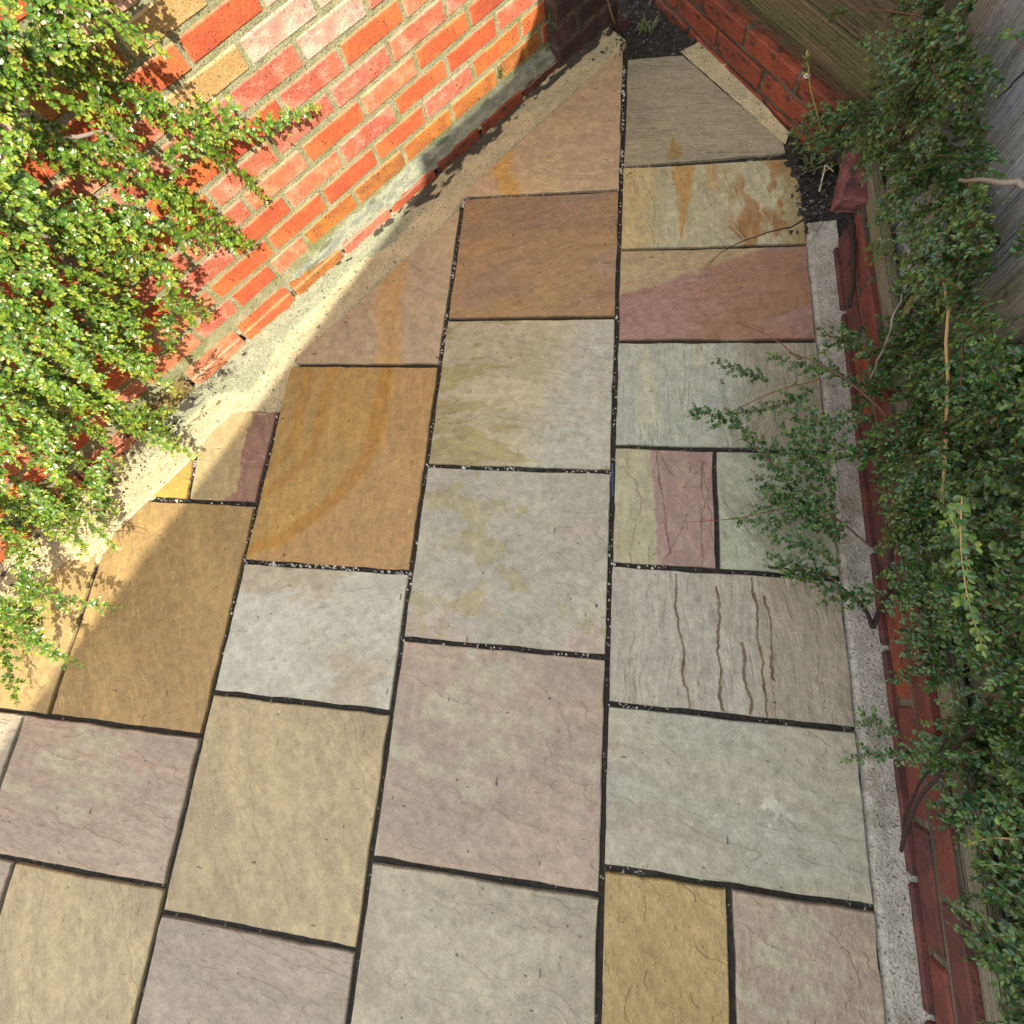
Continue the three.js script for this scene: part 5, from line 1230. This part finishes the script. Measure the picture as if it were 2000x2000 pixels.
function mossClump(label, P, n, rad, seed, dir = T) {
  const r = RNG(seed), out = { pos: [], col: [] }, c = VA(P);
  for (let i = 0; i < n; i++) { const p = c.clone().addScaledVector(dir, (r() - 0.5) * 2 * rad).add(V((r() - 0.5) * 0.02, r() * 0.025, (r() - 0.5) * 0.02)); leaf(out, p, V(r() - 0.5, 0.2 + r() * 0.6, r() - 0.5), V(r() - 0.5, 1, r() - 0.5), 0.004 + r() * 0.006, 1, leafColour(r, [[0.07, 0.13, 0.02], [0.1, 0.17, 0.03], [0.05, 0.1, 0.03]])); }
  const t = thing('weed', label, 'weed'); const m = mesh('leaves', geom(out.pos, null, null, out.col), leafMat, t); m.userData.kind = 'stuff'; return t;
}
const gcol = [[0.1, 0.17, 0.04], [0.13, 0.2, 0.06], [0.2, 0.2, 0.09]];
grassTuft('grass_tuft', 'pale grass tuft in the dark corner soil beside the kerb', [0.092,0.005,-2.227], 26, 0.06, gcol, 1);
grassTuft('grass_tuft', 'small grass tuft on the soil just beyond the slab tip', [-0.092,0.005,-2.234], 30, 0.05, gcol, 2);
grassTuft('grass_tuft', 'straggling grass at the hole beside the loose brick', [0.618,0.01,-1.503], 18, 0.07, [[0.2, 0.19, 0.08], [0.12, 0.16, 0.05]], 3);
mossClump('green weeds in the nook between sunlit wall and dark pier', [-0.239,0.173,-2.037], 130, 0.035, 4, V(0, 1, 0));
mossClump('green weeds along the footing below the dark pier', [-0.169,0.02,-2.178], 220, 0.1, 5);
mossClump('sprig of green weed rooted in the lowest wall joint', [-0.408,0.132,-1.867], 50, 0.012, 6, V(0, 1, 0));
mossClump('mossy weeds lying along the shaded footing ledge', [-0.318,0.03,-1.951], 260, 0.14, 7);
{
  const g = thing('dead_plant', 'reddish brown stump of a cut-down plant with bare canes', 'plant'), r = RNG(8), base = VA([-0.003,0,-2.229]);
  for (let i = 0; i < 46; i++) { const a = r() * 6.28, l = 0.02 + r() * 0.06; mesh('twig', tube([base.clone().add(V(Math.cos(a) * 0.01, 0, Math.sin(a) * 0.01)), base.clone().add(V(Math.cos(a) * l * 0.6, l * 0.8, Math.sin(a) * l * 0.6)), base.clone().add(V(Math.cos(a) * l, l * (0.5 + r()), Math.sin(a) * l))], 0.0014, 0.0005, 3), i % 3 ? redBark : darkBark, g); }
  mesh('cane', tube(curve([[-0.021,0.01,-2.25], [-0.042,0.1,-2.198], [-0.061,0.25,-2.091]], 8, 0.002, 3), 0.004, 0.003, 6), strawMat, g);
  mesh('cane', tube(curve([[-0.076,0.01,-2.236], [-0.08,0.08,-2.235], [-0.081,0.2,-2.177]], 8, 0.002, 4), 0.003, 0.0025, 6), barkMat, g);
}
{
  const g = thing('dry_twig', 'dark bare twig lying across the pale slab near the loose brick', 'twig');
  mesh('stem', tube(curve([[0.604,0.05,-1.324], [0.53,0.05,-1.251], [0.456,0.04,-1.235], [0.353,0.035,-1.197], [0.271,0.03,-1.13]], 14, 0.002, 5), 0.0032, 0.0009, 5), darkBark, g);
  for (const [a, b] of [[[0.391,0.04,-1.223], [0.353,0.05,-1.276]], [[0.382,0.04,-1.214], [0.343,0.05,-1.261]], [[0.338,0.03,-1.186], [0.318,0.03,-1.231]], [[0.3,0.03,-1.155], [0.284,0.03,-1.128]], [[0.618,0.06,-1.276], [0.572,0.03,-1.192]]]) mesh('side_twig', tube([VA(a), VA(b)], 0.0011, 0.0006, 4), darkBark, g);
}
{
  const g = thing('dead_stalk', 'pale dry stalk standing in the hole beside the loose brick', 'stalk');
  mesh('stem', tube(curve([[0.625,0.01,-1.412], [0.624,0.05,-1.431], [0.623,0.08,-1.446]], 8, 0.001, 5), 0.0028, 0.0022, 6), std({ color: 0xb5ab98, roughness: 0.9 }), g);
  mesh('fork', tube(curve([[0.623,0.08,-1.446], [0.647,0.07,-1.429]], 4), 0.002, 0.0015, 5), std({ color: 0xa89c84, roughness: 0.9 }), g);
}
{
  const g = thing('dry_twig', 'thin dry twig reaching from the shrub onto the sunlit tan slab', 'twig');
  mesh('stem', tube(curve([[-1.514,0.03,-0.214], [-1.44,0.025,-0.221], [-1.383,0.02,-0.215]], 8, 0.001, 5), 0.0016, 0.0007, 5), barkMat, g);
  mesh('side_twig', tube([VA([-1.475,0.026,-0.217]), VA([-1.452,0.02,-0.172])], 0.0008, 0.0005, 4), barkMat, g);
}
{
  const s = mesh('white_pebble', new THREE.IcosahedronGeometry(0.009, 2), std({ color: 0xd8d4cc, roughness: 0.6 }), scene); const p = VA([0.556,0.185,-1.687]); s.position.copy(p); s.scale.set(1.1, 0.8, 0.9); tag(s, 'small white pebble on top of the slanting brick kerb', 'pebble');
  const b = mesh('plastic_strip', block(0.012, 0.03, 0.1, 0.002, 3, 0.001), std({ color: 0x152340, roughness: 0.5 }), scene); b.position.set(0.0135, -0.018, -0.45); b.rotation.y = 0.03; tag(b, 'dark blue plastic strip wedged in the middle paving joint', 'plastic strip');
}
// litter of dry leaves and twiglets along the footing under the shrub
{
  const r = RNG(66), parts = [], out = { pos: [], col: [] };
  for (let i = 0; i < 620; i++) {
    const u = -1.35 + r() * 1.15, off = 0.02 + r() * r() * 0.16, p = wallPt(u, 0.075 - Math.min(0.05, off * 0.4) + r() * 0.02, off), a = r() * 6.28;
    if (r() < 0.6) leaf(out, p, V(Math.cos(a), (r() - 0.5) * 0.6, Math.sin(a)), V(r() - 0.5, 1, r() - 0.5), 0.006 + r() * 0.01, 0.9, leafColour(r, [[0.16, 0.11, 0.06], [0.09, 0.06, 0.035], [0.25, 0.2, 0.12], [0.04, 0.03, 0.02]]));
    else { const l = 0.015 + r() * 0.05, q = p.clone().add(V(Math.cos(a) * l, (r() - 0.3) * 0.02, Math.sin(a) * l)); parts.push(tube([p, p.clone().lerp(q, 0.5).add(rv(r, 0.004)), q], 0.001, 0.0005, 3)); }
  }
  const t = thing('leaf_litter', 'dry leaves and twigs caught along the wall footing under the shrub', 'litter'); t.userData.kind = 'stuff';
  mesh('dry_leaves', geom(out.pos, null, null, out.col), std({ vertexColors: true, roughness: 1, side: THREE.DoubleSide }), t).userData.kind = 'stuff';
  mesh('twigs', mergeGeometries(parts), barkMat, t).userData.kind = 'stuff';
}

// ---------------------------------------------------------------- buildings behind the camera that throw the shade over the patio
{
  const render = std({ map: mortarTex(0xa79c88, 0x9c917e, 0x8a8272, 600, 0.4), roughness: 0.95 }), roofM = std({ color: 0x4a4038, roughness: 0.9 }), glass = std({ color: 0x1a2024, roughness: 0.1 }), white = std({ color: 0xc8c8c4, roughness: 0.6 });
  const SH = (u, v, off, h) => wallPt(u, v, off).addScaledVector(SUN, (h - v) / SUN.y);       // where the edge at height h must stand to shade this point
  const hg = 3.2, e0 = SH(-3.2, 0, 0.953, hg), e1 = SH(0.72, 0, 0.01, hg), e1b = SH(0.76, 0.1, 0, hg), e2 = SH(1.22, 0.1, 0, hg);
  const g = thing('garage', 'flat-roofed rendered outbuilding behind the viewpoint', 'building');
  const back = NW.clone().multiplyScalar(4);
  const foot = [e0, e1, e1b, e2, e2.clone().add(back), e0.clone().add(back)];
  const sh = new THREE.Shape(foot.map(p => new THREE.Vector2(p.x, -p.z)));
  const body = new THREE.ExtrudeGeometry(sh, { depth: hg - 0.12, bevelEnabled: false }).rotateX(-Math.PI / 2); mesh('wall', body, render, g).position.y = -0.06;
  const top = new THREE.ExtrudeGeometry(sh, { depth: 0.179, bevelEnabled: false }).rotateX(-Math.PI / 2); mesh('roof', top, roofM, g).position.y = hg - 0.179;
  const h = thing('house', 'gabled rendered house beside the outbuilding behind the viewpoint', 'building');
  // gable outline in wall coordinates; the verge climbs from the garage roof
  const prof = [[1.24, 0], [1.24, 3.22], [1.45, 3.37], [4.2, 5.3], [6.95, 3.37], [6.95, 0]], s2 = new THREE.Shape(), o = e2.clone();
  const uo = -(e2.clone().sub(WO).dot(T)) + 1.22;
  prof.forEach(([u, y], i) => { const x = u - uo; i ? s2.lineTo(x, y) : s2.moveTo(x, y); });
  const offs = e2.clone().sub(WO).dot(NW);
  h.position.copy(WO).addScaledVector(NW, offs + 0.004); h.rotation.y = WROT;
  mesh('wall', new THREE.ExtrudeGeometry(s2, { depth: 6, bevelEnabled: false }), render, h).position.y = -0.06;
  for (const [x, y] of [[3.3, 1.6], [5.2, 1.6]]) { const w = mesh('window', new THREE.BoxGeometry(1.0, 1.1, 0.06), white, h); w.position.set(x - uo, y, -0.01); mesh('pane', new THREE.BoxGeometry(0.84, 0.94, 0.02), glass, w).position.z = -0.032; }
}
renderer.render(scene, camera);
